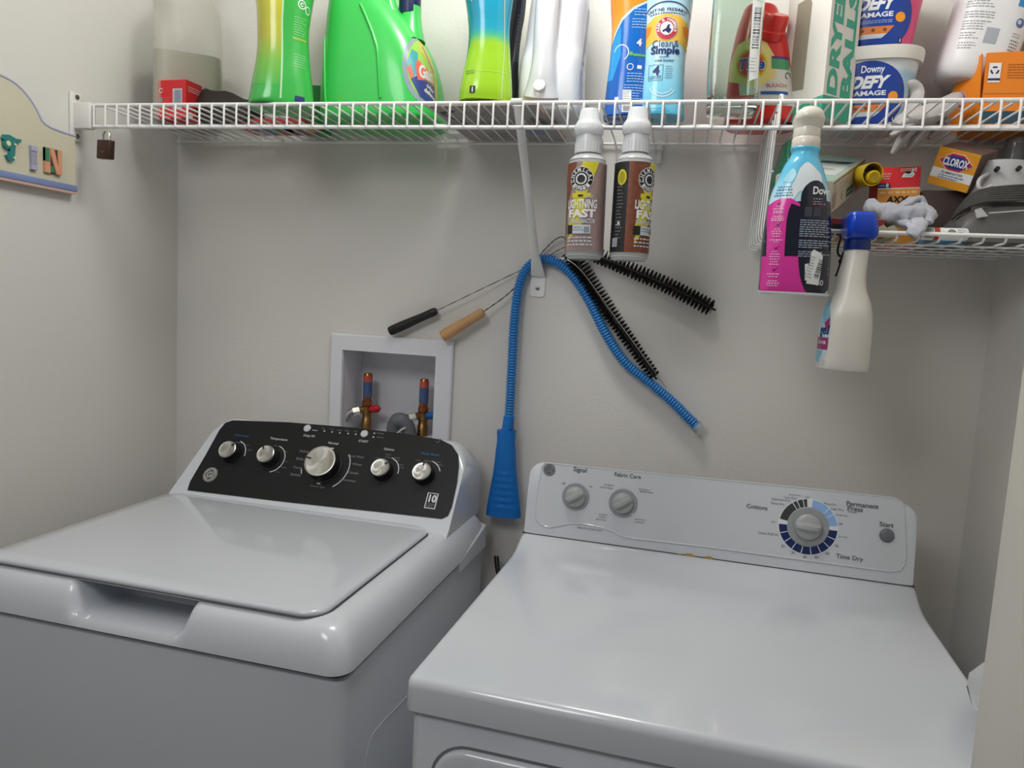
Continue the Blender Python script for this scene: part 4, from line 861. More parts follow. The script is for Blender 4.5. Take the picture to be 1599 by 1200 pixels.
D.add(arctxt('ARM & HAMMER', .0072, 0, Zv(44), .0143, 195, -15), M_white, 6)
for i, ch in enumerate('LASTING FRESHNESS'):
    x = -.033+.066*i/16
    if ch != ' ': D.add(txt(ch, .0068, x, Zv(14.5)-x*x*3.2, 1.2, rot=-x*6.4), M_nvy, 3)
for i in range(14):
    x = -.028+.056*i/13; D.add(shift(rect(-.0016, -.0007, .0016, .0007), x, Zv(20)-x*x*3.2, -x*6.4), M_nvy, 3)
D.add(txt('Clean&', .0155, 0, Zv(67), -.2, width=.045), M_nvy, 3); D.add(txt('Simple', .0165, 0, Zv(79), 1.8, width=.049), M_nvy, 3)
D.add(lines(-.01, .008, Zv(88), .003, 1, .0012, 3, ragged=False), M_nvy, 3); D.add(txt('scent booster', .0065, 0, Zv(93), .6, width=.032), M_nvy, 3)
x0, x1, y0, y1 = -.026, -.001, Zv(125), Zv(100)
for r_ in (rect(x0, y0, x1, y0+.0006), rect(x0, y1-.0006, x1, y1), rect(x0, y0, x0+.0006, y1), rect(x1-.0006, y0, x1, y1)): D.add(r_, M_nvy, 3)
D.add(txt('4', .021, -.0125, Zv(109), 2), M_nvy, 3); D.add(lines(-.024, -.003, Zv(118.5), .003, 2, .0012, 4, ragged=False), M_nvy, 3); D.add(lines(.003, .018, Zv(103), .0038, 6, .001, 6), M_nvy, 3)
for a0 in (150, 160): D.add(arc(.0, Zv(128), .018+(a0-150)*.0005, .0195+(a0-150)*.0005, 200, 330, 14), mat('splash print', 'd5eef6', .3), 2)
D.add(arc(0, Zv(2)-.062, .0605, .0622, 40, 140, 20), M_nvy, 3)
D.add(lines(-.02, .012, Zv(169), .004, 3, .0012, 7), M_teal2, 2); D.build('printed_sleeve', o)

# clear square glass bottle
GY2 = -.215; c0, ks = ekeys(GY2, [(181, 1106, 1176, 6, .036), (175, 1104, 1179, 7, .0395), (150, 1104, 1180, 8, .041), (100, 1106, 1183, 8, .042), (50, 1110, 1187, 8, .042), (0, 1114, 1191, 8, .042), (-50, 1118, 1194, 8, .042), (-75, 1126, 1190, 4, .034), (-95, 1142, 1176, 2.2, .018), (-130, 1146, 1176, 2, .016)], DZ)
ks[0][0] = 0; ks[1][0] = .004
gl = thing('glass_bottle', 'empty clear square glass bottle with a price sticker, in front of the red detergent bottle', 'bottle', (c0, GY2, DZ))
M_gls = mat('clear greenish glass', 'e3f0e8', .03, trans=1, ior=1.45, var=0); Bv = Bottle(ks, n=56)
b = Bv.mb(cap=False); top_ = Bv.ring(Bv.tab[-1, 0])
inner = Bottle([[max(.014, z), rx-.0028, ry-.0028, n, cx, cy] for z, rx, ry, n, cx, cy in [tuple(q_) for q_ in ks] if z == 0 or z > .02], n=56)
rings = [Bv.ring(z) for z in Bv.tab[:, 0]] + [inner.ring(z) for z in inner.tab[::-1, 0]]
g_ = MB(); g_.rings(rings, cap=True); glo = g_.build('bottle_body', M_gls, gl, 50)
D = Dec(Bv.fn, .01); D.add(poly([(.024, .04), (.037, .045), (.037, .16), (.021, .165)]), mat('white sticker paper', 'd8dad8', .6), 2); D.add(bars(.025, .09, .035, .155, 5, False), M_gry, 3); D.add(lines(.025, .034, .075, .005, 5, .0016, 4), M_gry, 3)
D.build('price_sticker', glo)

# red detergent bottle
TY = -.115; c0, ks = ekeys(TY, [(212, 1138, 1236, 3.4, .05), (206, 1132, 1240, 3.4, .055), (170, 1134, 1238, 3.4, .056), (130, 1138, 1234, 3.2, .055), (95, 1142, 1231, 3, .052), (65, 1148, 1226, 2.8, .048), (45, 1153, 1222, 2.6, .044), (30, 1158, 1216, 2.6, .04), (18, 1163, 1211, 2.6, .036), (14, 1170, 1204, 2.4, .028)], DZ)
ks[0][0] = 0; ks[1][0] = .006
td_ = thing('red_detergent_bottle', 'red detergent bottle with a bullseye label, behind the clear glass bottle', 'bottle', (c0, TY, DZ)); BT = Bottle(ks, n=52); M_td = mat('glossy red plastic', 'dd2c26', .28, var=.02, coat=.2); body = BT.mb().build('bottle_body', M_td, td_)
a_, c_ = at(1200, 62, Y=TY-.03)-Vector((c0, TY, DZ)), at(1206, 42, Y=TY-.03)-Vector((c0, TY, DZ))
Rt = Matrix.Translation(a_) @ Matrix.Rotation(math.radians(28), 4, 'X') @ Matrix.Rotation(math.radians(10), 4, 'Y')
MB().lathe([(.024, -.03), (.0245, .0), (.0265, .002), (.0265, .014), (.0235, .016), (.023, .038), (.021, .041), (.001, .041)], 32, Rt).build('cap', M_td, td_)
D = Dec(BT.fn, .008); kz = 1/868; Zt = lambda v: at(1190, v, Y=-.168).z-DZ
D.add(poly([(-.04, Zt(165)), (.062, Zt(165)), (.06, Zt(110)), (.03, Zt(90)), (-.04, Zt(90))]), mat('label cream', 'dcd6cc', .4), 1)
D.add(poly([(-.07, Zt(120)), (-.064, Zt(90)), (-.044, Zt(66)), (-.014, Zt(56)), (.006, Zt(66)), (.02, Zt(90)), (.022, Zt(120)), (-.014, Zt(140))]), mat('label yellow', 'f2d98a', .4), 2)
D.add(ell(-.02, Zt(100), .027, n=32), M_yel, 3); D.add(ell(-.02, Zt(100), .0235, n=32), mat('label orange', 'ea7a2c', .4), 4); D.add(ell(-.02, Zt(100), .0195, n=32), mat('label red', 'd6322c', .4), 5)
D.add(txt('Tide', .027, -.02, Zt(100), 2.2, .15, width=.046), M_white, 6); D.add(txt('Tide', .025, -.02, Zt(100), 1.6, .15, width=.043), mat('label royal blue', '20479c', .4), 7)
D.add(rect(.014, Zt(92), .044, Zt(88)), mat('label violet', '5c2c7c', .4), 4); D.add(rect(.014, Zt(108), .046, Zt(92)), mat('label green', '4f9a6c', .4), 4)
D.add(arc(.043, Zt(118), .0045, .0062, -20, 250, 16), M_gry, 4); D.add(txt('BLEACH', .008, .022, Zt(134), .6, width=.034), mat('label pink text', 'cf6f86', .4), 4); D.add(rect(-.004, Zt(148.5), .042, Zt(143.5)), mat('label mid blue', '2d5aa6', .4), 4)
D.add(lines(.0, .04, Zt(163), .004, 1, .0016, 4, ragged=False), M_ngrey, 4); D.build('label', body)

# dryer-ball carton
a_ = .076; ph = math.radians(44)
cc_ = Vector((1.367, -.2, DZ)); H_ = .235
db_ = thing('dryer_ball_box', 'tall white carton with a window and large green vertical lettering', 'box', cc_, (0, 0, 0))
M_car = mat('white carton board', 'dcd8d0', .55, var=.02); M_mint = mat('mint green ink', '3fa387', .5)
e1 = Vector((-math.cos(ph), math.sin(ph), 0)); e2 = Vector((math.sin(ph), math.cos(ph), 0))     # left face runs along e1, right face along e2
wL, wR = .083, .082
b = MB(); base = [Vector((0, 0, 0)), e1*wL, e1*wL+e2*wR, e2*wR]; b.rings([[v_ for v_ in base], [v_+Vector((0, 0, H_)) for v_ in base]]); cb = b.build('carton', M_car, db_)
DL = Dec(plane_map(e1*wL, -e1, (0, 0, 1))); DR = Dec(plane_map((0, 0, 0), e2, (0, 0, 1)))
DL.add(poly([(0, 0), (wL, 0), (wL, .034), (wL*.75, .031), (wL*.5, .025), (.2*wL, .02), (0, .01)]), M_mint, 1); DL.add(poly([(.014, .052), (.044, .05), (.046, .19), (.04, .2), (.018, .195)]), mat('window inside shade', '8f8774', .6), 1)
DL.add(lines(.014, .05, .218, .004, 1, .0012, 3), M_ngrey, 1); DL.build('printed_panel', cb)
DR.add(poly([(0, 0), (wR, 0), (wR, .036), (wR*.6, .037), (wR*.3, .036), (0, .034)]), M_mint, 1)
DR.add(txt('DRYER', .036, .022, .037, 2.5, rot=PI/2, width=.182, align='LEFT'), M_mint, 1); DR.add(txt('BALLS', .036, .059, .037, 2.5, rot=PI/2, width=.176, align='LEFT'), M_mint, 1)
DR.build('lettering', cb)

# two stacked tubs
def tub(label, c, pink):
    t = thing('laundry_tub', label, 'tub', c, (0, 0, math.radians(-8)), group=None); h = .118
    B = Bottle([(0, .052, .048, 2.8), (.003, .054, .05, 2.8), (.02, .057, .053, 2.8), (.06, .062, .057, 2.8), (.1, .068, .062, 2.8), (h, .071, .064, 2.8)], n=56)
    M_t = ramp_mat('rose tub', [(0, 'e0b7b4'), (.25, 'e0608c'), (1, 'd93f78')], axis=0, lo=0, hi=.06, rough=.35) if pink else ramp_mat('pale blue tub', [(0, 'd4d8da'), (.72, '9fc0d4'), (.78, 'c8ced2'), (1, 'd0d2d2')], lo=0, hi=h, rough=.35)
    o = B.mb().build('tub_body', M_t, t)
    l = Bottle([(h-.012, .0735, .0665, 2.8), (h-.012+.0001, .0745, .0675, 2.8), (h+.006, .0765, .0695, 2.8), (h+.009, .076, .069, 2.8), (h+.0105, .072, .065, 2.8), (h+.0105, .03, .03, 2.2)], n=56, smooth=False); l.mb().build('lid', mat('cream tub lid', 'd5d2ca', .4), t)
    D = Dec(B.fn, .007); M_db = mat('royal label blue', '1b3f97', .35); D.add(ell(-.012, .048, .062, .056, n=40), M_db, 1, clip=[((0, .003), (0, -1)), ((0, h-.012), (0, 1))])
    D.add(poly([(.03, .07), (.05, .05), (.042, .03), (.012, .005), (-.02, .004)]), M_db, 1)
    D.add(txt('Downy', .016, -.006, .089, .9, width=.036), M_white, 2); D.add(txt('DEFY', .026, -.012, .07, 2.6, .35, width=.062), M_white, 2); D.add(txt('DAMAGE', .0105, -.012, .0525, 1.6, width=.06), M_white, 2)
    D.add(ell(.03, .047, .0078), M_org, 3); D.add(lines(-.03, .018, .043, .003, 2, .0014, 4, ragged=False), mat('label sky text', '8fa6d6', .4), 2)
    D.add(poly([(-.045, .022), (-.03, .034), (.022, .034), (.012, .022)]), mat('label burnt orange', 'd97a38', .4), 2); D.add(poly([(-.052, .015), (-.045, .022), (.012, .022), (.004, .015)]), M_lg, 2)
    for x in (-.026, -.01, .008): D.add(ell(x, .028, .0028), mat('label brown', '7a4a2c', .4), 3)
    D.add(rect(.03, .006, .037, .016), M_nvy, 2); D.add(txt('i', .008, .0335, .011, 2), M_white, 3); D.build('label', o)
    return h+.0106
p = at(1357, 197, Z=DZ); cx1 = Vector((1.465, -.085, DZ))
th = tub('pale blue tub with a navy round label and cream lid, under the rose tub', cx1, False)
tub('rose pink tub with a navy round label, stacked on the pale blue tub', cx1+Vector((-.001, .002, th)), True)

# white bottle leaning on the orange carton
p = at(1535, 60, Y=-.075)
lb_ = thing('white_bottle', 'large white bottle with fine grey print leaning behind the orange carton', 'bottle', (p.x, -.075, p.z), (0, math.radians(11), 0))
BL = Bottle([(-.082, .035, .035, 2.4), (-.08, .045, .043, 2.6), (-.07, .053, .05, 2.8), (-.05, .057, .054, 2.8), (0, .058, .055, 2.8), (.06, .058, .055, 2.8), (.1, .05, .048, 2.5), (.13, .03, .03, 2.1), (.15, .022, .022, 2)], n=52)
o = BL.mb().build('bottle_body', mat('matt white plastic', 'e3e3e4', .35, sss=.05), lb_); D = Dec(BL.fn, .008)
for x0, x1, y0, n_, sd in ((-.055, -.012, .05, 1, 1), (-.055, -.004, .037, 3, 2), (-.053, -.004, .02, 3, 3), (-.052, -.006, .005, 4, 4), (-.05, -.02, -.014, 3, 5), (-.048, -.02, -.03, 3, 7)): D.add(lines(x0, x1, y0, .0042, n_, .0016, sd), M_ngrey, 1)
D.add(rect(-.013, -.028, .007, -.003), mat('pale print panel', 'a7adb4', .5), 1); D.add(rect(.022, .036, .056, .055), mat('cyan blue print', '2f86c4', .4), 1); D.add(ell(.035, .012, .0075), mat('slate blue print', '5f6fa0', .5), 1); D.add(ell(.033, .013, .0035), M_lg, 2)
D.add(lines(.028, .048, -.006, .0042, 2, .0014, 12), M_ngrey, 1); D.add(lines(.028, .046, -.017, .005, 4, .002, 13), M_gry, 1); D.add(lines(-.03, .005, .062, .005, 1, .003, 17, ragged=False), M_ngrey, 1); D.build('printed_text', o)
MB().lathe([(.026, .142), (.026, .17), (.001, .172)], 24).build('cap', mat('cyan cap', '2f86c4', .4), lb_)

# orange carton
p0, p1 = at(1527, 197, Z=DZ), None; H_ = at(1535, 82, Y=p0.y).z-DZ; xr = RX-.012-p0.x
oc = thing('orange_carton', 'crushed orange carton with a recycling mark at the right end of the shelf', 'box', (p0.x, p0.y, DZ)); M_oc = mat('orange carton board', 'e88420', .5, var=.03)
b = MB(); b.rings([[(0, 0, .0), (xr, 0, 0), (xr, .1, 0), (0, .1, 0)], [(.002, 0, H_*.5), (xr, 0, H_*.5), (xr, .1, H_*.5), (.002, .1, H_*.5)], [(.001, .002, H_), (xr, 0, H_+.002), (xr, .1, H_), (.004, .1, H_-.004)]]); cb = b.build('carton', M_oc, oc, 20)
W_ = lambda u, v, Y: at(u, v, Y=Y)-Vector((p0.x, p0.y, DZ))
fl = [W_(1534, 84, p0.y), W_(1527, 197, p0.y), W_(1481, 213, p0.y+.06), W_(1484, 150, p0.y+.06), W_(1503, 112, p0.y+.04)]
for v_ in fl: v_.z = max(v_.z, .0005)
b = MB(); nrm = (fl[1]-fl[0]).cross(fl[2]-fl[0]).normalized()*.0012; b.rings([[v_-nrm for v_ in fl], [v_+nrm for v_ in fl]]); b.build('side_flap', M_oc, oc, 20)
D = Dec(plane_map((0, -.0002, 0), (1, 0, 0), (0, 0, 1))); k = 1/ppm(p0); D.add(rect(.006, H_-.048, .024, H_-.017), M_white, 2)
for a in (90, 210, 330): D.add(arc(.015, H_-.029, .004, .0066, a-38, a+38, 8), M_nvy, 3)
D.add(rect(.006, H_-.045, .024, H_-.0415), M_nvy, 3); D.add(lines(.034, .075, H_-.02, .0042, 6, .0012, 3), mat('brown print', '9c5a1c', .5), 2); D.add(rect(.0, H_-.066, .1, H_-.0652), mat('fold crease', 'c46a16', .6), 2); D.add(rect(0, .004, xr, .024), mat('petrol print band', '22495e', .5), 2)
D.build('printed_panel', cb)
ctr = (fl[0]+fl[1]+fl[2]+fl[3])/4; exv = (fl[0]+fl[1]-fl[2]-fl[3]).normalized(); nn = (fl[1]-fl[0]).cross(fl[2]-fl[0]).normalized(); nn = nn if nn.dot(CAM-oc.location) > 0 else -nn; eyv = nn.cross(exv)
D = Dec(plane_map(ctr+nn*.0014, exv, eyv)); D.add(ell(-.004, .008, .012, .016), mat('badge pink', 'd8a0a8', .5), 1); D.add(ell(-.004, .008, .010, .014), mat('badge mauve', '8a5a86', .5), 2); D.add(ell(-.004, .008, .006, .009), mat('badge pink', 'd8a0a8', .5), 3); D.add(lines(.014, .03, -.01, .004, 9, .001, 8), mat('brown print', '9c5a1c', .5), 1); D.build('printed_emblem', oc)
MB().box((xr/2, .05, -.0001+.0006), (xr*.98, .096, .0008)).build('carton_base', mat('brown board', '5c4638', .7), oc)

# grey rubber glove hanging through the wires
g0 = at(1445, 165, Y=-.17); gv = thing('rubber_glove', 'pale grey rubber glove slumped on the shelf with fingers poking down between the wires', 'glove', g0); M_glv = mat('grey latex', 'b9b4b2', .4, alpha=.9, var=.1, vscale=40, bump=.3, bscale=90)
W_ = lambda L_: [at(u, v, Y=y)-g0 for u, v, y in L_]
b = MB()
def worm(L_, R_): b.tube([Vector(p_) for p_ in spl(W_(L_), 7)], list(np.interp(np.linspace(0, 1, 7*(len(L_)-1)+1), np.linspace(0, 1, len(R_)), R_)), 14, flat=.55)
worm([(1492, 150, -.13), (1470, 168, -.16), (1440, 182, -.18), (1415, 188, -.19), (1398, 196, -.2)], [.012, .026, .03, .024, .008])
worm([(1410, 190, -.15), (1425, 168, -.14), (1432, 146, -.13), (1424, 134, -.13), (1412, 140, -.125)], [.014, .016, .013, .012, .008])
b.build('glove_body', M_glv, gv)
for L_, R_ in (([(1436, 190, -.17), (1420, 205, -.17), (1405, 222, -.17), (1393, 240, -.165)], [.017, .016, .013, .006]), ([(1450, 190, -.15), (1436, 208, -.15), (1424, 224, -.15), (1416, 236, -.15)], [.016, .014, .012, .005]), ([(1475, 188, -.14), (1462, 204, -.14), (1450, 216, -.14)], [.015, .013, .006]), ([(1428, 190, -.19), (1408, 202, -.2), (1390, 212, -.2)], [.014, .011, .005])):
    b = MB(); worm(L_, R_); b.build('glove_finger', M_glv, gv)

# ------------------------------------------------------------------ spray bottles hooked on the lip of the shelf
M_clr = mat('clear bottle plastic', 'd9dcdc', .08, alpha=.45, var=0); M_spr = mat('translucent sprayer plastic', 'dfe2e4', .25, alpha=.82, var=.01)
M_rust_l = mat('rust texture label', '7a4530', .4, var=.5, vscale=160); M_haze = mat('mauve reflection haze label', 'a08885', .3, var=.18, vscale=120)  # the mauve is a reflection haze put into the label colour
def clear_spray(label, u0, v0, u1, v1, Y, turn, front):
    top, bot = at(u0, v0, Y=Y), at(u1, v1, Y=Y); H = (top-bot).length; ax = (top-bot).normalized()
    t = thing('spray_bottle', label, 'spray bottle', bot, (0, math.atan2(ax.x, ax.z), 0)); r = .0305; hb = H*.655
    B = Bottle([(0, r*.86, r*.86, 2), (.0035, r*.98, r*.98, 2), (.008, r, r, 2), (hb-.006, r, r, 2), (hb, r*.97, r*.97, 2), (hb+.006, r*.8, r*.8, 2), (hb+.011, .0165, .0165, 2), (hb+.016, .0155, .0155, 2)], n=40, sub=4); body = B.mb().build('bottle_body', M_clr, t)
    lq = Bottle([(.004, r*.93, r*.93, 2), (hb-.012, r*.955, r*.955, 2)], n=40, smooth=False); lq.mb().build('liquid', mat('pale liquid', 'cfcfca', .15, alpha=.5, var=0), body)
    zt = hb+.014; s_ = MB(); s_.lathe([(.0212, zt-.003), (.0206, zt+.012), (.0198, zt+.024), (.017, zt+.0255)], 28)
    for k in range(24):
        a = 2*PI*k/24; s_.box((.0207*math.cos(a), .0207*math.sin(a), zt+.006), (.0012, .0012, .016))
    so = s_.build('screw_collar', M_spr, t)
    h = MB(); sec = lambda z, w_, y0, y1: [(x+0, y-(y0+y1)/2, z) for x, y in rrect(2*w_, y1-y0, min(w_, (y1-y0)/2)*.7, 4)]
    h.rings([sec(zt+.024, .0196, -.019, .019), sec(zt+.029, .0222, -.021, .021), sec(zt+.038, .0226, -.022, .021), sec(zt+.044, .0192, -.026, .018), sec(zt+.049, .0165, -.03, .015), sec(H-.004, .0146, -.03, .012), sec(H, .0132, -.027, .01)]); h.build('sprayer_head', M_spr, t, 40)
    tg = MB(); tg.tube(spl([(0, .024, zt+.056), (0, .04, zt+.052), (0, .044, zt+.036), (0, .042, zt+.02)], 5), [.0058]*13+[.005]*3, 8, flat=.5); tg.build('trigger', M_spr, t)
    MB().lathe([(.0085, 0), (.0085, .007), (.006, .009), (.001, .009)], 16, Matrix.Translation((0, .031, zt+.067)) @ Matrix.Rotation(-PI/2, 4, 'X')).build('nozzle_cap', M_spr, t)
    D = Dec(lambda u, v, off=0: Vector(((r+.0001+off)*math.sin(u/r+turn), -(r+.0001+off)*math.cos(u/r+turn), v)), .006); lo, hi = .009, hb-.006; U = PI*r*.995; q = (hi-lo)/140       # the label is about 140 units tall
    zz = lambda v: hi-v*q
    if front: D.add(rect(-.036, lo, .05, hi), M_haze, 1); D.add(rect(-U, lo, -.036, hi), M_blk2, 1); D.add(rect(.05, lo, U, hi), M_blk2, 1); D.add(poly([(-.036, lo), (-.031, lo), (-.026, zz(70)), (-.014, zz(30)), (-.008, hi), (-.036, hi)]), M_rust_l, 2)
    else: D.add(rect(-.034, lo, .06, hi), M_rust_l, 1); D.add(rect(-U, lo, -.034, hi), M_blk2, 1); D.add(rect(.06, lo, U, hi), M_blk2, 1)
    D.add(poly([(.002, hi), (.028, hi), (.010, zz(48)), (.004, zz(66)), (.012, zz(66)), (-.002, zz(92)), (.008, zz(92)), (-.018, zz(124)), (-.016, zz(136)), (-.02, zz(120)), (-.014, zz(100)), (-.022, zz(104)), (-.01, zz(70)), (-.018, zz(70)), (-.008, zz(48)), (-.014, zz(36))]), M_yel, 3)
    D.add(ell(0, zz(27), .0188, n=36), M_white, 4); D.add(ell(0, zz(27), .018, n=36), M_blk2, 5); D.add(arc(0, zz(27), .011, .0118, 0, 360, 30), M_white, 6)
    D.add(arc(0, zz(27), .0118, .0172, 215, 325, 16), M_white, 6)
    D.add(arctxt('CHEMICAL', .0075, 0, zz(27), .0145, 190, -10), M_white, 7); D.add(arctxt('GUYS', .007, 0, zz(27), .0145, 238, 302, flip=True), M_blk2, 8)
    D.add(ell(0, zz(27), .0085, n=24), M_white, 6); D.add(ell(0, zz(27), .0062, n=24), M_blk2, 7)
    D.add(rect(-.014, zz(56), .016, zz(49)), M_yel, 4); D.add(rect(-.004, zz(55), .004, zz(51.5)), M_blk2, 5); D.add(lines(.008, .02, zz(53), .003, 2, .0014, 5, ragged=False), M_lg, 5)
    D.add(txt('LIGHTNING', .0185, .002, zz(66), 1.4, width=.047), M_white, 8); D.add(txt('FAST', .0165, .002, zz(81), 2.6, width=.043), M_white, 8); D.add(txt('STAIN EXTRACTOR', .0095, .002, zz(93), 1.4, width=.043), M_lg, 8)
    D.add(rect(-.022, zz(113), -.011, zz(99)), M_blk2, 7); D.add(rect(-.011, zz(113), .017, zz(99)), M_lg, 7); D.add(lines(-.009, .006, zz(103), .004, 2, .0016, 7), M_gry, 8); D.add(rect(.007, zz(111), .015, zz(102)), M_ngrey, 8)
    D.add(lines(-.02, .022, zz(119), .0055, 3, .0022, 8), M_lg, 8)
    if front: D.add(lines(-.012, .02, zz(133), .004, 2, .0012, 4), M_ngrey, 4)
    D.add(lines(-.052, -.04, zz(28), .0052, 18, .0016, 12), M_ngrey, 3); D.add(ell(-.045, zz(24), .008, .012), M_yel, 3); D.add(ell(-.045, zz(24), .0055, .009), mat('dark yellow print', 'a39a1c', .5), 4)
    D.add(bars(-.058, zz(132), -.046, zz(118), 4), M_lg, 3); D.add(lines(-.052, -.04, zz(98), .004, 1, .002, 5), M_lg, 3); D.add(ell(-.046, zz(95), .0025), M_lg, 3)
    D.build('label', body)
clear_spray('clear spray bottle with a mauve-hazed label and yellow bolt facing out', 921, 171, 911.5, 403, -.342, -.16, True)
clear_spray('clear spray bottle with a rust and black label turned sideways, hooked on the shelf lip', 997, 169, 981.5, 405, -.342, .92, False)

# tall pink, black and sky-blue spray bottle
YD = -.335; z0 = at(1238, 461, Y=YD).z
c0, ks = ekeys(YD, [(461, 1190, 1284, 3.2, .026), (456, 1187, 1288, 3.2, .029), (430, 1189, 1290, 3.2, .031), (395, 1191, 1292, 3.2, .031), (355, 1196, 1293, 3, .030), (325, 1201, 1293, 2.8, .029), (300, 1208, 1291, 2.7, .027), (275, 1219, 1286, 2.5, .025), (258, 1227, 1281, 2.3, .0225), (248, 1234, 1278, 2.1, .0205), (240, 1237, 1278, 2.1, .0195), (233, 1235, 1280, 2, .0205), (229, 1240, 1276, 2, .018)], z0)
ks[0][0] = 0
pd_ = thing('spray_bottle', 'tall pink, black and sky-blue spray bottle with a pearly sprayer, hooked on the shelf lip', 'spray bottle', (c0, YD, z0)); BD = Bottle(ks, n=52, sub=5)
M_pk = mat('hot pink sleeve', 'd5389a', .22, coat=.3); M_ink = mat('ink black sleeve', '1d1f2c', .2, coat=.3); M_skyb = ramp_mat('sky sleeve', [(0, 'b5dcea'), (.35, '63bfe0'), (1, '4fb4da')], lo=.145, hi=.24, rough=.2, coat=.3)
body = BD.mb().build('bottle_body', M_skyb, pd_)
cxo = lambda v: float(np.interp(at(1240, v, Y=YD).z-z0, [k_[0] for k_ in ks], [k_[4] for k_ in ks]))
def bu(u, v, Yf=YD-.028):
    p = at(u, v, Y=Yf); z = max(.0004, p.z-z0); par = BD.par(min(max(z, 0), BD.tab[-1, 0])); rx, ry, n, cx, cy = par; dx = max(-.995, min(.995, (p.x-c0-cx)/rx)); sx_, sy_, L_, T_ = BD.sect(z); i0 = 90; j = np.searchsorted(sx_[90:270], cx+dx*rx); return (float(np.interp(cx+dx*rx, sx_[90:271], L_[90:271])), z)
def zone(pts, sm=0): return poly([bu(*q_) for q_ in (spl(pts+[pts[0]], 5)[:-1] if sm else pts)])
D = Dec(BD.fn, .007); Lz = lambda v: at(1240, v, Y=YD-.028).z-z0
D.add(poly([(-.2, .0005), (.2, .0005), (.2, Lz(312)), (.02, Lz(312)), (-.02, Lz(316)), (-.05, Lz(318)), (-.2, Lz(318))]), M_ink, 1)
D.add(zone([(1250, 262), (1262, 252), (1275, 262), (1284, 275), (1282, 300), (1262, 305), (1250, 298), (1240, 310), (1225, 322), (1232, 300), (1238, 288)], 1), mat('cloud print', 'dbe6ea', .25, var=.05), 2)
D.add(zone([(1224, 282), (1232, 268), (1240, 262), (1244, 272), (1236, 284)], 1), mat('cloud print pale blue', '9fd6e8', .25), 2)
D.add(zone([(1187, 462), (1189, 430), (1191, 400), (1248, 401), (1249, 430), (1256, 448), (1264, 462)]), M_pk, 2)
D.add(zone([(1203, 320), (1209, 314), (1222, 309), (1236, 310), (1249, 318), (1249, 323), (1236, 318), (1231, 330), (1228, 345), (1226, 370), (1224, 405), (1225, 452), (1200, 452), (1197, 420), (1199, 370), (1200, 340)]), M_pk, 3)
D.add(zone([(1250, 330), (1251, 306), (1257, 292), (1268, 283), (1280, 282), (1289, 292), (1292, 320), (1293, 380), (1290, 455), (1262, 458), (1252, 444), (1247, 420), (1246, 390)], 1), M_ink, 3)
for i, v in enumerate((291, 295.5, 300.5, 304.5)):
    a_, c_ = bu(1217-i*2, v), bu(1238, v); D.add(lines(a_[0], c_[0], a_[1], .004, 1, .0016 if i % 2 else .0011, i, ragged=False), mat('deep sky text', '2b6f9c', .4), 3)
for v in (317, 350.5, 387, 421): 
    x, z = bu(1219-(v-317)*.085, v); D.add(poly([(x-.004, z), (x-.0015, z-.003), (x+.0045, z+.004), (x-.0012, z-.0008)]), M_ink, 5)
for v, wp in ((322, 7), (326, 16), (329.5, 13), (332, 14), (338, 14), (341, 18), (344, 18), (358, 9), (361.5, 14), (365, 14), (369, 11), (375, 18), (378, 8), (393, 9), (397, 13), (401, 15), (405, 13), (409, 11), (413, 14), (428, 18), (432, 13), (439, 14), (442.5, 18), (446, 16)):
    x, z = bu(1217-(v-317)*.085, v); h_ = wp/1020/2; D.add(lines(x-h_, x+h_, z, 1, 1, .0016, int(v*2), ragged=False), mat('pink white text', 'f0c3de', .4), 5)
D.add(txt('Downy', .0155, *bu(1270, 299), 1, align='LEFT', width=.036) if False else shift(txt('Downy', .0155, 0, 0, 1, align='LEFT', width=.034), *bu(1269, 299)), M_white, 5)
D.add(lines(bu(1270, 310)[0], bu(1288, 310)[0], Lz(310), .004, 2, .0016, 5), M_ngrey, 5); D.add(lines(bu(1270, 318)[0], bu(1290, 318)[0], Lz(318), .004, 1, .0018, 15, ragged=False), mat('pink text', 'c46a9e', .5), 5)
for x_ in (1262, 1276): x, z = bu(x_, 330); D.add(rect(x-.005, z-.008, x+.005, z+.006), mat('charcoal icon', '3a3d46', .4), 4)
x0 = bu(1248, 360)[0]; x1 = x0+.05
for i in range(17):
    v = 344+i*3.5
    if i in (8, 13): D.add(rect(x0+.014, Lz(v)-.0012, x1-.01, Lz(v)+.0012), M_blk2, 5); continue
    D.add(lines(x0, x1, Lz(v), .003, 1, .0015, 40+i), mat('slate text', '8d99ab', .4), 5)
st = lambda pts, m, l: D.add(zone(pts), m, l)
M_stk = mat('white sticker paper', 'd8dad8', .6); st([(1256, 413), (1262, 412), (1264, 440), (1256, 438)], M_stk, 7); st([(1266, 394), (1270, 390), (1281, 396), (1284, 401), (1277, 446), (1258, 443), (1262, 420)], M_stk, 8)
x, z = bu(1268, 420); D.add([shift(s_, x, z, -.25) for s_ in lines(-.008, .002, .016, .0042, 8, .0013, 9)], M_gry, 9); D.add([shift(s_, x+.008, z, -.25) for s_ in bars(-.003, -.014, .004, .016, 3, False)], M_blk2, 9)
x, z = bu(1279, 442); D.add(txt('50', .011, x, z, 1), M_lg, 6)
D.add(rect(-.2, .0002, .2, .0035), M_white, 12); D.build('printed_sleeve', body)
hb = ks[-1][0]; cxn = ks[-1][4]; M_prl = mat('pearly sprayer plastic', 'd8d3c6', .25, var=.03, coat=.3); tp = at(1262, 168, Y=YD).z-z0; n_ = tp-hb
MB().lathe([(.0195, hb-.004), (.0205, hb-.001), (.0203, hb+.010), (.0192, hb+.012), (.0198, hb+.014), (.019, hb+.026)], 30, Matrix.Translation((cxn, 0, 0))).build('screw_collar', M_prl, pd_)
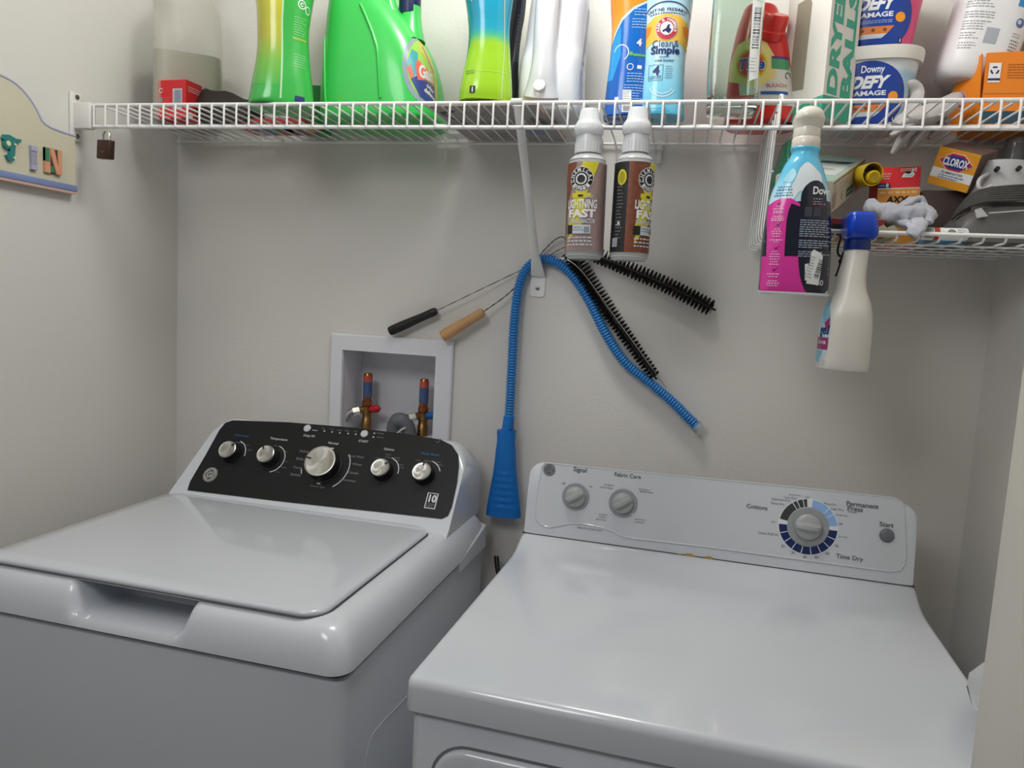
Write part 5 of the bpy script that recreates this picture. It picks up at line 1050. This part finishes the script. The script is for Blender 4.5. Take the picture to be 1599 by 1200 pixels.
sh_ = MB(); S_ = lambda z, w_, y0, y1, c=0: [(x+cxn+c, y+(y0+y1)/2, z) for x, y in rrect(2*w_, y1-y0, min(w_, (y1-y0)/2)*.92, 6)]
sh_.rings([S_(hb+.024, .0185, -.018, .018), S_(hb+.029, .0205, -.02, .024, .001), S_(hb+.036, .0215, -.024, .03, .001), S_(tp-.018, .0218, -.026, .034, .001), S_(tp-.008, .0185, -.024, .032, .001), S_(tp-.002, .011, -.017, .024, .001), S_(tp, .004, -.008, .01, .001)]); sh_.build('sprayer_head', M_prl, pd_, 60)
MB().tube(spl([(cxn, .03, tp-.016), (cxn, .04, tp-.024), (cxn, .042, tp-.04), (cxn, .038, tp-.056)], 5), .005, 8, flat=.6).build('trigger', M_prl, pd_)

# white bottle with a blue trigger head, hooked on the basket
YW = -.325; z0 = at(1314, 578, Y=YW).z
c0, ks = ekeys(YW, [(579, 1282, 1346, 2.8, .030), (574, 1277, 1351, 2.8, .034), (545, 1280, 1354, 2.8, .036), (515, 1283, 1357, 2.8, .036), (490, 1287, 1358, 2.6, .035), (472, 1295, 1356, 2.4, .031), (455, 1303, 1351, 2.3, .027), (435, 1308, 1350, 2.2, .0235), (410, 1316, 1353, 2.1, .019), (392, 1320, 1355, 2, .0172), (388, 1321, 1354, 2, .0165)], z0)
ks[0][0] = 0
wb = thing('spray_bottle', 'milky white spray bottle with a bright blue trigger head, hooked on the wire basket', 'spray bottle', (c0, YW, z0)); BWt = Bottle(ks, n=48, sub=5)
body = BWt.mb().build('bottle_body', mat('milky plastic', 'd2cec6', .3, var=.03, sss=.1), wb)
hb, cxn = ks[-1][0], ks[-1][4]; M_bt = mat('bright blue plastic', '0d3fb8', .25, coat=.2); M_bt2 = mat('navy collar plastic', '0a2a72', .3)
tp = at(1342, 334, Y=YW).z-z0; ct = at(1341, 360, Y=YW).x-c0
MB().lathe([(.0182, hb-.003), (.0188, hb), (.0182, hb+.014), (.016, hb+.016)], 28, Matrix.Translation((cxn, 0, 0))).build('screw_collar', M_bt2, wb)
h = MB(); S_ = lambda z, w_, y0, y1, c: [(x+c, y+(y0+y1)/2, z) for x, y in rrect(2*w_, y1-y0, min(w_, (y1-y0)/2)*.5, 5)]
h.rings([S_(hb+.012, .0185, -.019, .02, cxn+.002), S_(hb+.016, .0215, -.026, .026, ct+.0015), S_(hb+.024, .0218, -.03, .034, ct+.0018), S_(hb+.033, .0202, -.031, .042, ct+.0005), S_(hb+.045, .0188, -.031, .046, ct-.0005), S_(tp-.004, .0182, -.03, .046, ct-.001), S_(tp, .0165, -.027, .042, ct-.001)]); h.build('sprayer_head', M_bt, wb, 45)
MB().tube(spl([(ct, .05, tp-.01), (ct, .056, tp-.022), (ct, .055, tp-.036)], 5), .0048, 8).build('trigger', M_bt, wb)
D = Dec(BWt.fn, .007); Lz = lambda v: at(1290, v, Y=YW-.01).z-z0
M_aq = mat('aqua label', '7fb6cc', .35); M_mag = mat('magenta label', '9b2f6c', .35)
lb0, lb1 = -.075, -.03
D.add(poly([(lb0, Lz(478)), (lb1-.008, Lz(462)), (lb1+.001, Lz(500)), (lb1, Lz(548)), (lb1-.012, Lz(568)), (lb0, Lz(560))]), mat('pale aqua label', 'b6d0d8', .35), 1)
D.add(poly([(lb1-.022, Lz(490)), (lb1-.008, Lz(466)), (lb1, Lz(495)), (lb1-.012, Lz(505))]), M_aq, 2); D.add(poly([(lb1-.01, Lz(505)), (lb1, Lz(495)), (lb1, Lz(512)), (lb1-.006, Lz(514))]), M_mag, 3)
D.add(txt('gel', .02, lb1-.011, Lz(517), 1.2, .1), M_nvy, 4); D.add(rect(lb0, Lz(546), lb1, Lz(527)), M_mag, 2); D.add(txt('POWER', .007, lb1-.014, Lz(535), .6, width=.022), M_white, 4)
D.add(poly([(lb0, Lz(548)), (lb1-.008, Lz(548)), (lb1-.02, Lz(568)), (lb0, Lz(560))]), M_aq, 2)
D.build('label', body)
D = Dec(BWt.fn, .007); x, z = -.033, Lz(563); D.add(lines(x-.004, x+.003, z, .003, 3, .0012, 3), M_ngrey, 1); D.build('moulded_code', body)

# ------------------------------------------------------------------ things in the basket
FZ = 1.503+.0012
def bag(name, label, cat, o, rings, m, seed, amp=.004, sub=2, part='bag_body'):
    t = thing(name, label, cat, o); b = MB(); rn = random.Random(seed)
    rs = []
    for r_ in rings:
        rs.append([Vector(p_)+Vector((rn.uniform(-amp, amp), rn.uniform(-amp, amp), rn.uniform(-amp, amp))) for p_ in r_])
    b.rings(rs); ob = b.build(part, m, t, 180); md = ob.modifiers.new('smooth', 'SUBSURF'); md.levels = sub; md.render_levels = sub; return t, ob
cir = lambda cx, cy, z, rx, ry, n=14: [(cx+rx*math.cos(2*PI*k/n), cy+ry*math.sin(2*PI*k/n), z) for k in range(n)]
def above(u, v, Y): p = at(u, v, Y=Y); return p
# green bag at the left
p = at(1219, 290, Y=-.19); t, o = bag('green_bag', 'dark green plastic bag stuffed in the left end of the wire basket', 'bag', (max(p.x, 1.325), -.175, FZ), [cir(0, 0, .001, .022, .07), cir(0, 0, .03, .028, .085), cir(0, 0, .075, .028, .08), cir(0, 0, .11, .024, .065), cir(-.002, 0, .14, .018, .045), cir(-.002, 0, .17, .006, .02)], mat('dark green film', '0f6a4c', .3, var=.2, bump=.4, bscale=60), 3, .004)
# tan carton lying flat with a red edge
a_ = at(1300, 337, Y=-.255); tc_ = thing('tan_carton', 'flat tan cardboard carton with a dark red edge under the glove box', 'carton', (a_.x, -.255, FZ))
hh = a_.z-FZ-.004; e_ = at(1362, 318, Y=-.255).x-a_.x
MB().box((e_/2+.005, .09, hh/2), (e_+.03, .19, hh), bevel=.001).build('carton', mat('tan board', 'a98a68', .65, var=.06), tc_)
D = Dec(plane_map((0, -.0052, 0), (1, 0, 0), (0, 0, 1))); D.add(rect(-.009, .001, e_+.019, hh-.001), mat('dark red board print', '7c2230', .5), 1); D.add(rect(.0, hh*.3, .02, hh*.7), M_blk2, 2); D.build('printed_edge', tc_)
# disposable-glove carton, long side running back
f0, f1, f2, f3 = at(1293, 284, Y=-.26), at(1296, 334, Y=-.26), at(1347, 291, Y=-.06), at(1348, 237, Y=-.06)
hg = f0.z-f1.z; gz = f1.z; gyaw = math.atan2(f2.x-f1.x, .2)
gbx = thing('glove_carton', 'white and mint disposable-glove carton sloping back behind the pink spray bottle', 'carton', f1, (0, 0, 0))
M_gc = mat('cream carton board', 'c9c0ae', .55, var=.03); M_mint2 = mat('mint carton print', 'a9cdc2', .5); M_gt = mat('teal carton edge', '2f7f6c', .5)
dr = f2-f1; dr = dr/dr.y*.2; W2 = Vector((-.085, .02, .012)); up = Vector((0, 0, hg)); base = [Vector(), dr, dr+W2, W2]
b = MB(); b.rings([base, [v_+up for v_ in base]]); gco = b.build('carton', M_gc, gbx, 20)
dru = dr.normalized(); LN = dr.length; D = Dec(plane_map((0, 0, 0), dru, up)); upn = up-dru*up.dot(dru); hn = upn.length
shear_y = up.dot(dru)
D.add(rect(.004, hn*.1, .03, hn*.62), mat('print taupe', '9a8f84', .5), 1); D.add(lines(.006, .03, hn*.85, .004, 3, .0014, 3), M_ngrey, 1); D.add(lines(.05, .11, hn*.8, .005, 3, .0015, 4), M_ngrey, 1); D.add(lines(.06, .085, hn*.45, .004, 2, .0015, 5), M_gry, 1); D.add(poly([(.065, hn*.2), (.072, hn*.2), (.068, hn*.36)]), M_gry, 1); D.add(rect(.1, hn*.12, .15, hn*.42), M_gt, 1); D.add(lines(.104, .146, hn*.27, .004, 1, .0015, 6, ragged=False), M_white, 2); D.add(rect(-.0, hn*.965, LN, hn), M_gt, 2)
D.build('printed_side', gco)
D = Dec(plane_map(up+W2, -W2, dr)); wn = W2.length
D.add(rect(.0, 0, wn*.95, LN*.97), M_mint2, 1); D.add(rect(.0, .05, wn*.9, .14), mat('pale carton print', 'dfe3de', .5), 2); D.add(poly([(.02, .15), (.045, .15), (.06, .172), (.035, .17)]), mat('slate print', '2d5566', .5), 2); D.add(poly([(.05, .15), (.075, .155), (.083, .18), (.06, .172)]), mat('navy print', '16295c', .45), 2); D.add(lines(.02, .07, .1, .007, 3, .002, 7), mat('slate print', '2d5566', .5), 3); D.build('printed_top', gco)
# yellow roll of bags
r0 = at(1363, 272, Y=-.19); yr = thing('bag_roll', 'roll of yellow plastic bags in a yellow tube, left of the red battery carton', 'roll', r0, (0, 0, 0)); M_yb = mat('yellow film', 'd9b81e', .4, var=.06)
k = 1/ppm(r0); Rq = Matrix.Rotation(PI/2, 4, 'X') @ Matrix.Rotation(0, 4, 'Z')
b = MB(); ax_ = Vector((-.035, 1, .12)).normalized(); Mq = (-ax_).to_track_quat('Z', 'Y').to_matrix().to_4x4()
n = 28; R1 = 17*k; rings = []
for r_, z in ((R1*.93, -.03), (R1*.93, .0), (R1, .0), (R1, -.11)): rings.append([Mq @ Vector((r_*math.cos(2*PI*i/n)*.9, r_*math.sin(2*PI*i/n)*1.05, z)) for i in range(n)])
b.rings(rings, cap=False); b.build('tube', M_yb, yr)
b = MB(); b.lathe([(R1*.62, -.06), (R1*.64, -.004), (R1*.5, .001), (.0005, .001)], 20, Mq @ Matrix.Translation((R1*.16, -R1*.26, 0))); ro = b.build('rolled_film', M_yb, yr)
b = MB(); b.tube([Mq @ Matrix.Translation((R1*.16, -R1*.26, .0015)) @ Vector((R1*.055*a*math.cos(a*1.9), R1*.055*a*math.sin(a*1.9), 0)) for a in np.linspace(.5, 10, 60)], .0006, 5); b.build('film_edge', mat('dark yellow film', '9c8414', .5), ro)
# red battery carton
q0, q1, q2 = at(1379, 262, Y=-.15), at(1446, 257, Y=-.15), at(1379, 345, Y=-.15)
bc = thing('battery_carton', 'red and orange battery carton standing in the basket beside the yellow roll', 'carton', (q0.x, -.15, FZ), (0, math.radians(-3.0), 0)); wq, hq = (q1-q0).length, q0.z-FZ
MB().box((wq/2, .03, hq/2), (wq, .06, hq), bevel=.0008).build('carton', mat('red carton', 'd8262c', .45, var=.03), bc); D = Dec(plane_map((0, 0, 0), (1, 0, 0), (0, 0, 1))); kk = wq/67.5
D.add(rect(0, 0, wq, hq-36*kk), mat('amber carton print', 'd9953e', .5), 1); D.add(rect(0, hq-37*kk, wq, hq-35.4*kk), mat('pale carton print', 'dfe3de', .5), 2)
D.add(poly([(0, hq-35*kk), (21*kk, hq-35*kk), (19*kk, hq-27*kk), (0, hq-27*kk)]), mat('navy print', '16295c', .45), 2); D.add(txt('SIZE', 4*kk, 7*kk, hq-31*kk, 1, width=8*kk), M_lbl, 3); D.add(txt('8', 9*kk, 15*kk, hq-31*kk, 2), M_white, 3)
D.add(txt('24', 8*kk, 57*kk, hq-5.5*kk, 1.5, rot=PI), M_white, 2); D.add(poly([(37*kk, hq-18*kk), (40*kk, hq-12*kk), (46*kk, hq-8*kk), (55*kk, hq-8*kk), (58*kk, hq-13*kk), (54*kk, hq-18*kk)]), M_white, 2); D.add(ell(47*kk, hq-9*kk, 5*kk, 3.2*kk), M_blk2, 3); D.add(lines(42*kk, 54*kk, hq-15*kk, 3, 1, 1.2*kk, 3, ragged=False), M_ngrey, 3); D.add(lines(35*kk, 53*kk, hq-4*kk, 3*kk, 2, 1.1*kk, 9, ragged=False), M_white, 4)
D.add(lines(8*kk, 24*kk, hq-11*kk, 4*kk, 3, 1.4*kk, 5), M_white, 2); D.add(lines(4*kk, 62*kk, hq-43*kk, 3, 1, 4*kk, 6, ragged=False), mat('pale amber print', 'ecbf84', .5), 2); D.add(txt('AXX', 15*kk, 31*kk, hq-55*kk, 2.2, .15, width=36*kk), M_blk2, 3)
D.build('printed_front', bc)
# amber carton tilted on the pile
c_tl, c_tr, c_br, c_bl = at(1470, 228, Y=-.178), at(1535, 243, Y=-.21), at(1507, 302, Y=-.186), at(1447, 285, Y=-.152)
ex = (c_tr-c_tl); ey = (c_tl-c_bl); wq, hq = ((c_tr-c_tl).length+(c_br-c_bl).length)/2, ((c_tl-c_bl).length+(c_tr-c_br).length)/2
exn = ex.normalized(); eyn = (ey-exn*ey.dot(exn)).normalized(); nn = exn.cross(eyn); cen = (c_tl+c_tr+c_br+c_bl)/4
M4 = Matrix.Identity(4)
for i in range(3): M4[i][0] = exn[i]; M4[i][1] = -nn[i]; M4[i][2] = eyn[i]; M4[i][3] = cen[i]
ac = thing('bleach_carton', 'small amber and white carton with a navy lozenge, tilted on top of the basket pile', 'carton', M=M4)
M_amb = mat('amber carton board', 'e29a22', .5, var=.03); shy = .35
MB().box((0, .0375, 0), (wq, .075, hq), bevel=.0008).build('carton', mat('shade-toned carton sides', '5f4a44', .6, var=.05), ac); D = Dec(plane_map((0, 0, 0), (1, 0, 0), (0, 0, 1))); kk = wq/66  # side faces coloured dark brown to stand for their shade
D.add(rect(-wq/2, -hq/2, wq/2, hq/2), M_amb, 1); D.add(rect(-wq/2, -hq/2+13*kk, wq/2, -hq/2+29*kk), mat('white print ink', 'e9eaea', .5), 2)
D.add(poly([(-28*kk, 11*kk), (-10*kk, 25.5*kk), (10*kk, 25.5*kk), (28*kk, 11*kk), (10*kk, -3.5*kk), (-10*kk, -3.5*kk)]), M_white, 3); D.add(poly([(-27*kk, 11*kk), (-9.6*kk, 24.6*kk), (9.6*kk, 24.6*kk), (27*kk, 11*kk), (9.6*kk, -2.6*kk), (-9.6*kk, -2.6*kk)]), mat('red lozenge print', 'c5283c', .45), 4); D.add(poly([(-22*kk, 11*kk), (-9*kk, 21.5*kk), (9*kk, 21.5*kk), (22*kk, 11*kk), (9*kk, .5*kk), (-9*kk, .5*kk)]), mat('navy lozenge print', '1f3a8c', .45), 5)
D.add(txt('CLOROX', 17*kk, 0, 11*kk, 2, width=41*kk), M_white, 7); D.add(txt('ELIMINATES', 5*kk, 0, -7*kk, .6, width=34*kk), M_gry, 5); D.add(lines(-20*kk, 24*kk, -12*kk, 4*kk, 2, 1.5*kk, 4), mat('slate blue print', '5f6fa0', .5), 5); D.build('printed_front', ac)
# pale work glove slung over the rail
g0 = at(1410, 335, Y=-.24); gw = thing('work_glove', 'pale grey knitted work glove slumped over the front rail of the basket', 'glove', g0); M_kn2 = mat('pale grey knit', 'b4b6c0', .85, var=.08, vscale=60, bump=.5, bscale=700, sheen=.2)
W_ = lambda L_: [at(u, v, Y=y)-g0 for u, v, y in L_]
def worm2(b, L_, R_, fl=.6, n=7):
    pts = [Vector(p_) for p_ in spl(W_(L_), n)]; b.tube(pts, list(np.interp(np.linspace(0, 1, len(pts)), np.linspace(0, 1, len(R_)), R_)), 16, flat=fl)
b = MB(); worm2(b, [(1358, 322, -.18), (1380, 330, -.21), (1405, 338, -.235), (1430, 340, -.25), (1446, 342, -.26)], [.012, .022, .03, .03, .014]); gb_ = b.build('glove_palm', M_kn2, gw, 180)
md = gb_.modifiers.new('s', 'SUBSURF'); md.levels = md.render_levels = 1
tx = bpy.data.textures.new('knit folds', 'CLOUDS'); tx.noise_scale = .022; tx2 = bpy.data.textures.new('finger folds', 'CLOUDS'); tx2.noise_scale = .011; md = gb_.modifiers.new('d', 'DISPLACE'); md.texture = tx; md.strength = .02; md.mid_level = .5
for L_, R_ in (([(1400, 330, -.23), (1420, 316, -.225), (1436, 312, -.22), (1444, 320, -.23)], [.012, .012, .0105, .006]), ([(1425, 330, -.24), (1442, 325, -.245), (1453, 334, -.26), (1450, 348, -.275)], [.013, .012, .011, .006]), ([(1430, 342, -.26), (1436, 352, -.285), (1428, 360, -.295), (1422, 368, -.297)], [.012, .012, .011, .008]), ([(1405, 345, -.25), (1418, 350, -.27), (1424, 356, -.288)], [.011, .010, .005])):
    b = MB(); worm2(b, L_, R_, .6); fo_ = b.build('glove_finger', M_kn2, gw, 180); md = fo_.modifiers.new('d', 'DISPLACE'); md.texture = tx2; md.strength = .009; md.mid_level = .5
# crumpled paper and a beige cloth on the basket floor
def slab(name, label, cat, pts, th, m, seed, amp, z=FZ, part='sheet'):
    c = sum((Vector((p_.x, p_.y, 0)) for p_ in pts), Vector())/len(pts); t = thing(name, label, cat, (c.x, c.y, z)); rn = random.Random(seed); N_ = 10
    g = [[(pts[0]*(1-i/N_)+pts[1]*(i/N_))*(1-j/N_)+(pts[3]*(1-i/N_)+pts[2]*(i/N_))*(j/N_) for i in range(N_+1)] for j in range(N_+1)]
    b = MB(); vs = []; 
    for L in (0, 1):
        rn = random.Random(seed)
        for j in range(N_+1):
            for i in range(N_+1): vs.append((g[j][i].x-c.x, g[j][i].y-c.y, .0005+(th*L)+amp*rn.random()*(1 if L else .2)))
    n_ = N_+1; fs = []
    for j in range(N_):
        for i in range(N_):
            a = j*n_+i; fs.append((a, a+1, a+n_+1, a+n_)); fs.append(tuple(q_+n_*n_ for q_ in (a, a+n_, a+n_+1, a+1)))
    for i in range(N_):
        for a, d in ((i, i+1), (N_*n_+i+1, N_*n_+i), ((i+1)*n_, i*n_), (i*n_+N_, (i+1)*n_+N_)): fs.append((d, a, a+n_*n_, d+n_*n_))
    b.add(vs, fs); o = b.build(part, m, t, 60); return t, o
XY = lambda x, y: Vector((x, y, 0))
slab('beige_cloth', 'crumpled beige cloth on the basket floor behind the blue trigger head', 'cloth', [XY(1.415, -.272), XY(1.485, -.27), XY(1.49, -.16), XY(1.42, -.16)], .010, mat('beige cotton', 'a49c84', .9, var=.12), 6, .014, part='cloth')
slab('marbled_paper', 'pale marbled paper lining the floor of the wire basket', 'paper', [XY(1.315, -.265), XY(1.4, -.272), XY(1.4, -.05), XY(1.315, -.05)], .001, mat('marbled paper', 'b5b0a4', .7, var=.25, vscale=25), 9, .002)
p = at(1470, 345, Y=-.2); slab('blue_packet', 'small bright blue packet lying between the work glove and the dark steam iron', 'packet', [XY(p.x-.02, -.235), XY(p.x+.035, -.225), XY(p.x+.03, -.16), XY(p.x-.02, -.16)], .018, mat('bright blue packet', '3a86b8', .4, var=.2, vscale=60), 12, .006, part='packet')
# printed white tube at the front
p = at(1470, 361, Y=-.262); pt = thing('printed_tube', 'small white printed tube with a red band at the front of the basket', 'tube', (p.x, -.262, FZ+.0105)); 
MB().lathe([(.008, -.03), (.0098, -.028), (.0098, .034), (.0085, .036)], 18, Matrix.Rotation(PI/2, 4, 'Y')).build('tube_body', mat('white print ink', 'e9eaea', .5), pt)
D = Dec(lambda u, v, off=0: Vector((u, -(.0099+off)*math.cos(v/.0099), (.0099+off)*math.sin(v/.0099))), .004); D.add(rect(-.012, -.012, -.004, .012), mat('brick red band', 'b5462e', .5), 1); D.add(bars(-.026, -.008, -.014, .009, 3), M_gry, 1); D.add(arc(.012, .002, .0035, .005, 0, 360, 16), M_blk2, 1); D.add(arc(.012, .002, .001, .0022, 0, 360, 10), M_blk2, 1); D.add(lines(.02, .033, .006, .004, 3, .0016, 4), M_gry, 1); D.build('printed_band', pt)
# carton shaped and coloured dark to fill the shade under the amber one
bx_ = thing('shade_fill_carton', 'dark brown carton filling in the shade under the amber carton', 'carton', (1.56, -.1, FZ)); dh_ = at(1478, 297, Y=-.165); bx_.location = (dh_.x+.004, -.112, FZ); dz_ = dh_.z-FZ; MB().box((0, 0, dz_/2), (.074, .1, dz_), bevel=.001).build('carton', mat('shade-dark brown board', '463833', .7, var=.1), bx_)
# steam iron: dark body, silver heel with a round opening, cord wound round it
i0 = at(1560, 330, Y=-.19); ir = thing('steam_iron', 'grey and silver steam iron with its cord wound round, in the basket', 'iron', (i0.x, -.19, FZ)); W_ = lambda u, v, y: at(u, v, Y=y)-ir.location
M_ig = mat('dark grey iron plastic', '5e5e5c', .4, var=.04); M_is = mat('silver iron plastic', 'c0c2c3', .32, metal=0, var=.03); M_cord = mat('grey fabric cord', '4c4b48', .7, var=.2, vscale=300)
xr = RX-.02-ir.location.x; xl = W_(1496, 352, -.235).x; zt = W_(1560, 322, -.235).z
b = MB(); sec = lambda x, f, zt_: [(x, -.05-.01*f, .002), (x, -.058*f-.002, .012), (x, -.056*f, zt_*.7), (x, -.04*f, zt_), (x, .03*f, zt_*1.02), (x, .05*f, zt_*.75), (x, .05*f, .002)]
b.rings([sec(xl, .82, zt*.55), sec(xl+.012, .92, zt*.78), sec(xl+.03, 1, zt*.95), sec(xl+.06, 1, zt), sec(xr, 1, zt*1.06)]); ib = b.build('iron_body', M_ig, ir, 50)
bp_ = [W_(u, v, -.249) for u, v in ((1521, 328), (1531, 325), (1541, 338), (1524, 341))]; nb = Vector((0, -.004, 0)); b = MB(); b.rings([bp_, [v_+nb for v_ in bp_]]); b.build('button', M_is, ib)
b = MB(); b.tube([W_(1545, 333, -.2495), W_(1575, 331, -.2495), W_(1599, 329, -.2495)], .0022, 8, flat=.6); b.build('trim_line', M_is, ib)
hc = W_(1570, 252, -.17); k = 1/ppm(i0); b = MB(); N_ = 32
cone = [(50*k, 66*k), (46*k, 50*k), (39*k, 30*k), (32*k, 10*k), (28*k, 0), (26.5*k, .0), (25*k, 6*k), (23*k, 26*k)]
b.rings([[hc+Vector((r_*math.cos(2*PI*i/N_), r_*.62*math.sin(2*PI*i/N_)+.0, -z+ (.0))) for i in range(N_)] for r_, z in cone], cap=True); hd = b.build('heel_cone', M_is, ir, 50)
for u, v in ((1558, 263), (1592, 262)):
    c = W_(u, v, -.199); MB().lathe([(.0036, -.006), (.0036, .0008), (.001, .0009)], 14, Matrix.Translation(c) @ Matrix.Rotation(PI/2-.35, 4, 'X')).build('peg_hole', M_blk, hd)
b = MB(); b.tube([Vector(p_) for p_ in spl([W_(u, v, y) for u, v, y in ((1543, 272, -.19), (1530, 280, -.2), (1528, 292, -.205), (1536, 296, -.205), (1548, 290, -.2))], 6)], .0032, 10); b.build('hanging_loop', M_is, hd)
for i, off in enumerate(np.linspace(0, 1, 7)):
    b = MB(); pts = [W_(1486+10*off, 343-16*off, -.2), W_(1506+8*off, 326-20*off, -.226), W_(1535+2*off, 315-19*off, -.236-.006*(1-off)), W_(1565, 313-21*off, -.240-.006*(1-off)), W_(1600, 312-22*off, -.236-.004*(1-off)), W_(1630, 312-20*off, -.2)]
    for p_ in pts: p_.x = min(p_.x, xr)
    b.tube(spl(pts, 6), .0021, 8); b.build('cord_turn', M_cord, ir)
c = W_(1575, 222, -.1); cc_ = W_(1568, 240, -.1)
# clear measuring tube behind the iron
tb = thing('clear_tube', 'smoky clear plastic tube standing behind the silver cone of the steam iron', 'tube', (at(1572, 240, Y=-.075).x, -.075, FZ), (0, math.radians(4), 0)); ht = at(1572, 208, Y=-.075).z-FZ-.012
b = MB(); b.rings([[(r_*math.cos(2*PI*i/24), r_*math.sin(2*PI*i/24), z) for i in range(24)] for r_, z in ((.018, .001), (.018, ht), (.0165, ht), (.0165, .004))]); b.build('tube_wall', mat('smoky clear plastic', '8c9194', .1, alpha=.45, var=0), tb)
# dark looped cord hanging from the basket rail
lp = at(1330, 350, Y=-.296); lo = thing('hanging_lanyard', 'dark looped lanyard with knots hanging from the basket beside the blue trigger head', 'lanyard', lp); W_ = lambda L_: [at(u, v, Y=y)-lp for u, v, y in L_]
MB().tube(spl(W_([(1336, 345, -.283), (1326, 352, -.3), (1317, 362, -.302), (1311, 378, -.302), (1308, 392, -.302), (1311, 400, -.302), (1318, 396, -.302), (1321, 380, -.302), (1325, 362, -.302), (1332, 350, -.296)]), 6), .0016, 8).build('loop', mat('dark brown cord', '2a2523', .8), lo)
MB().tube(spl(W_([(1318, 394, -.302), (1313, 406, -.302), (1311, 416, -.302), (1306, 432, -.302)]), 6), [.0026, .0024, .002, .0018, .0017, .0017, .0024, .003, .003, .0024, .0018, .0018, .0018, .0018, .0018, .002, .0022, .0026, .0026], 8).build('cord_tail', mat('dark brown cord', '2a2523', .8), lo)

# ------------------------------------------------------------------ plastic bag between the dryer and the door jamb
g0 = at(1520, 1090, Y=-.66); pb = thing('plastic_bag', 'crumpled grey plastic bag wedged beside the dryer by the door jamb', 'bag', g0); W_ = lambda u, v, y: at(u, v, Y=y)-g0
M_bag = mat('grey plastic film', 'b5b8bd', .3, var=.05, bump=.3, bscale=40)
ro = [W_(1505, 1050, -.56), W_(1534, 1029, -.55), W_(1541, 1060, -.58), W_(1560, 1040, -.55), W_(1575, 1100, -.64), W_(1545, 1150, -.7), W_(1528, 1132, -.69), W_(1513, 1095, -.66), W_(1500, 1070, -.62)]
b = MB(); cen = sum(ro, Vector())/len(ro)
rings = [[p_+Vector((.006, 0, 0)) for p_ in ro], [p_*.7+cen*.3+Vector((-.004, -.012, .006*(-1)**i)) for i, p_ in enumerate(ro)], [p_*.3+cen*.7+Vector((-.002, -.018, .004*(-1)**i)) for i, p_ in enumerate(ro)]]
back = [[p_+Vector((.03, .012, -.004)) for p_ in ro]]
b.rings(back+rings); b.build('film', M_bag, pb, 25)
# black cord in the gap between the machines
p = at(776, 890, Y=-.03); pc_ = thing('power_cord', 'black power cord in the gap between washer and dryer', 'cord', p)
for dx in (0, .006): MB().tube(spl([(-.006+dx, 0, .03), (.0+dx, -.004, .0), (.012+dx, -.006, -.03), (.02+dx, -.004, -.09)], 5), .0026, 8).build('flex', M_hand, pc_)
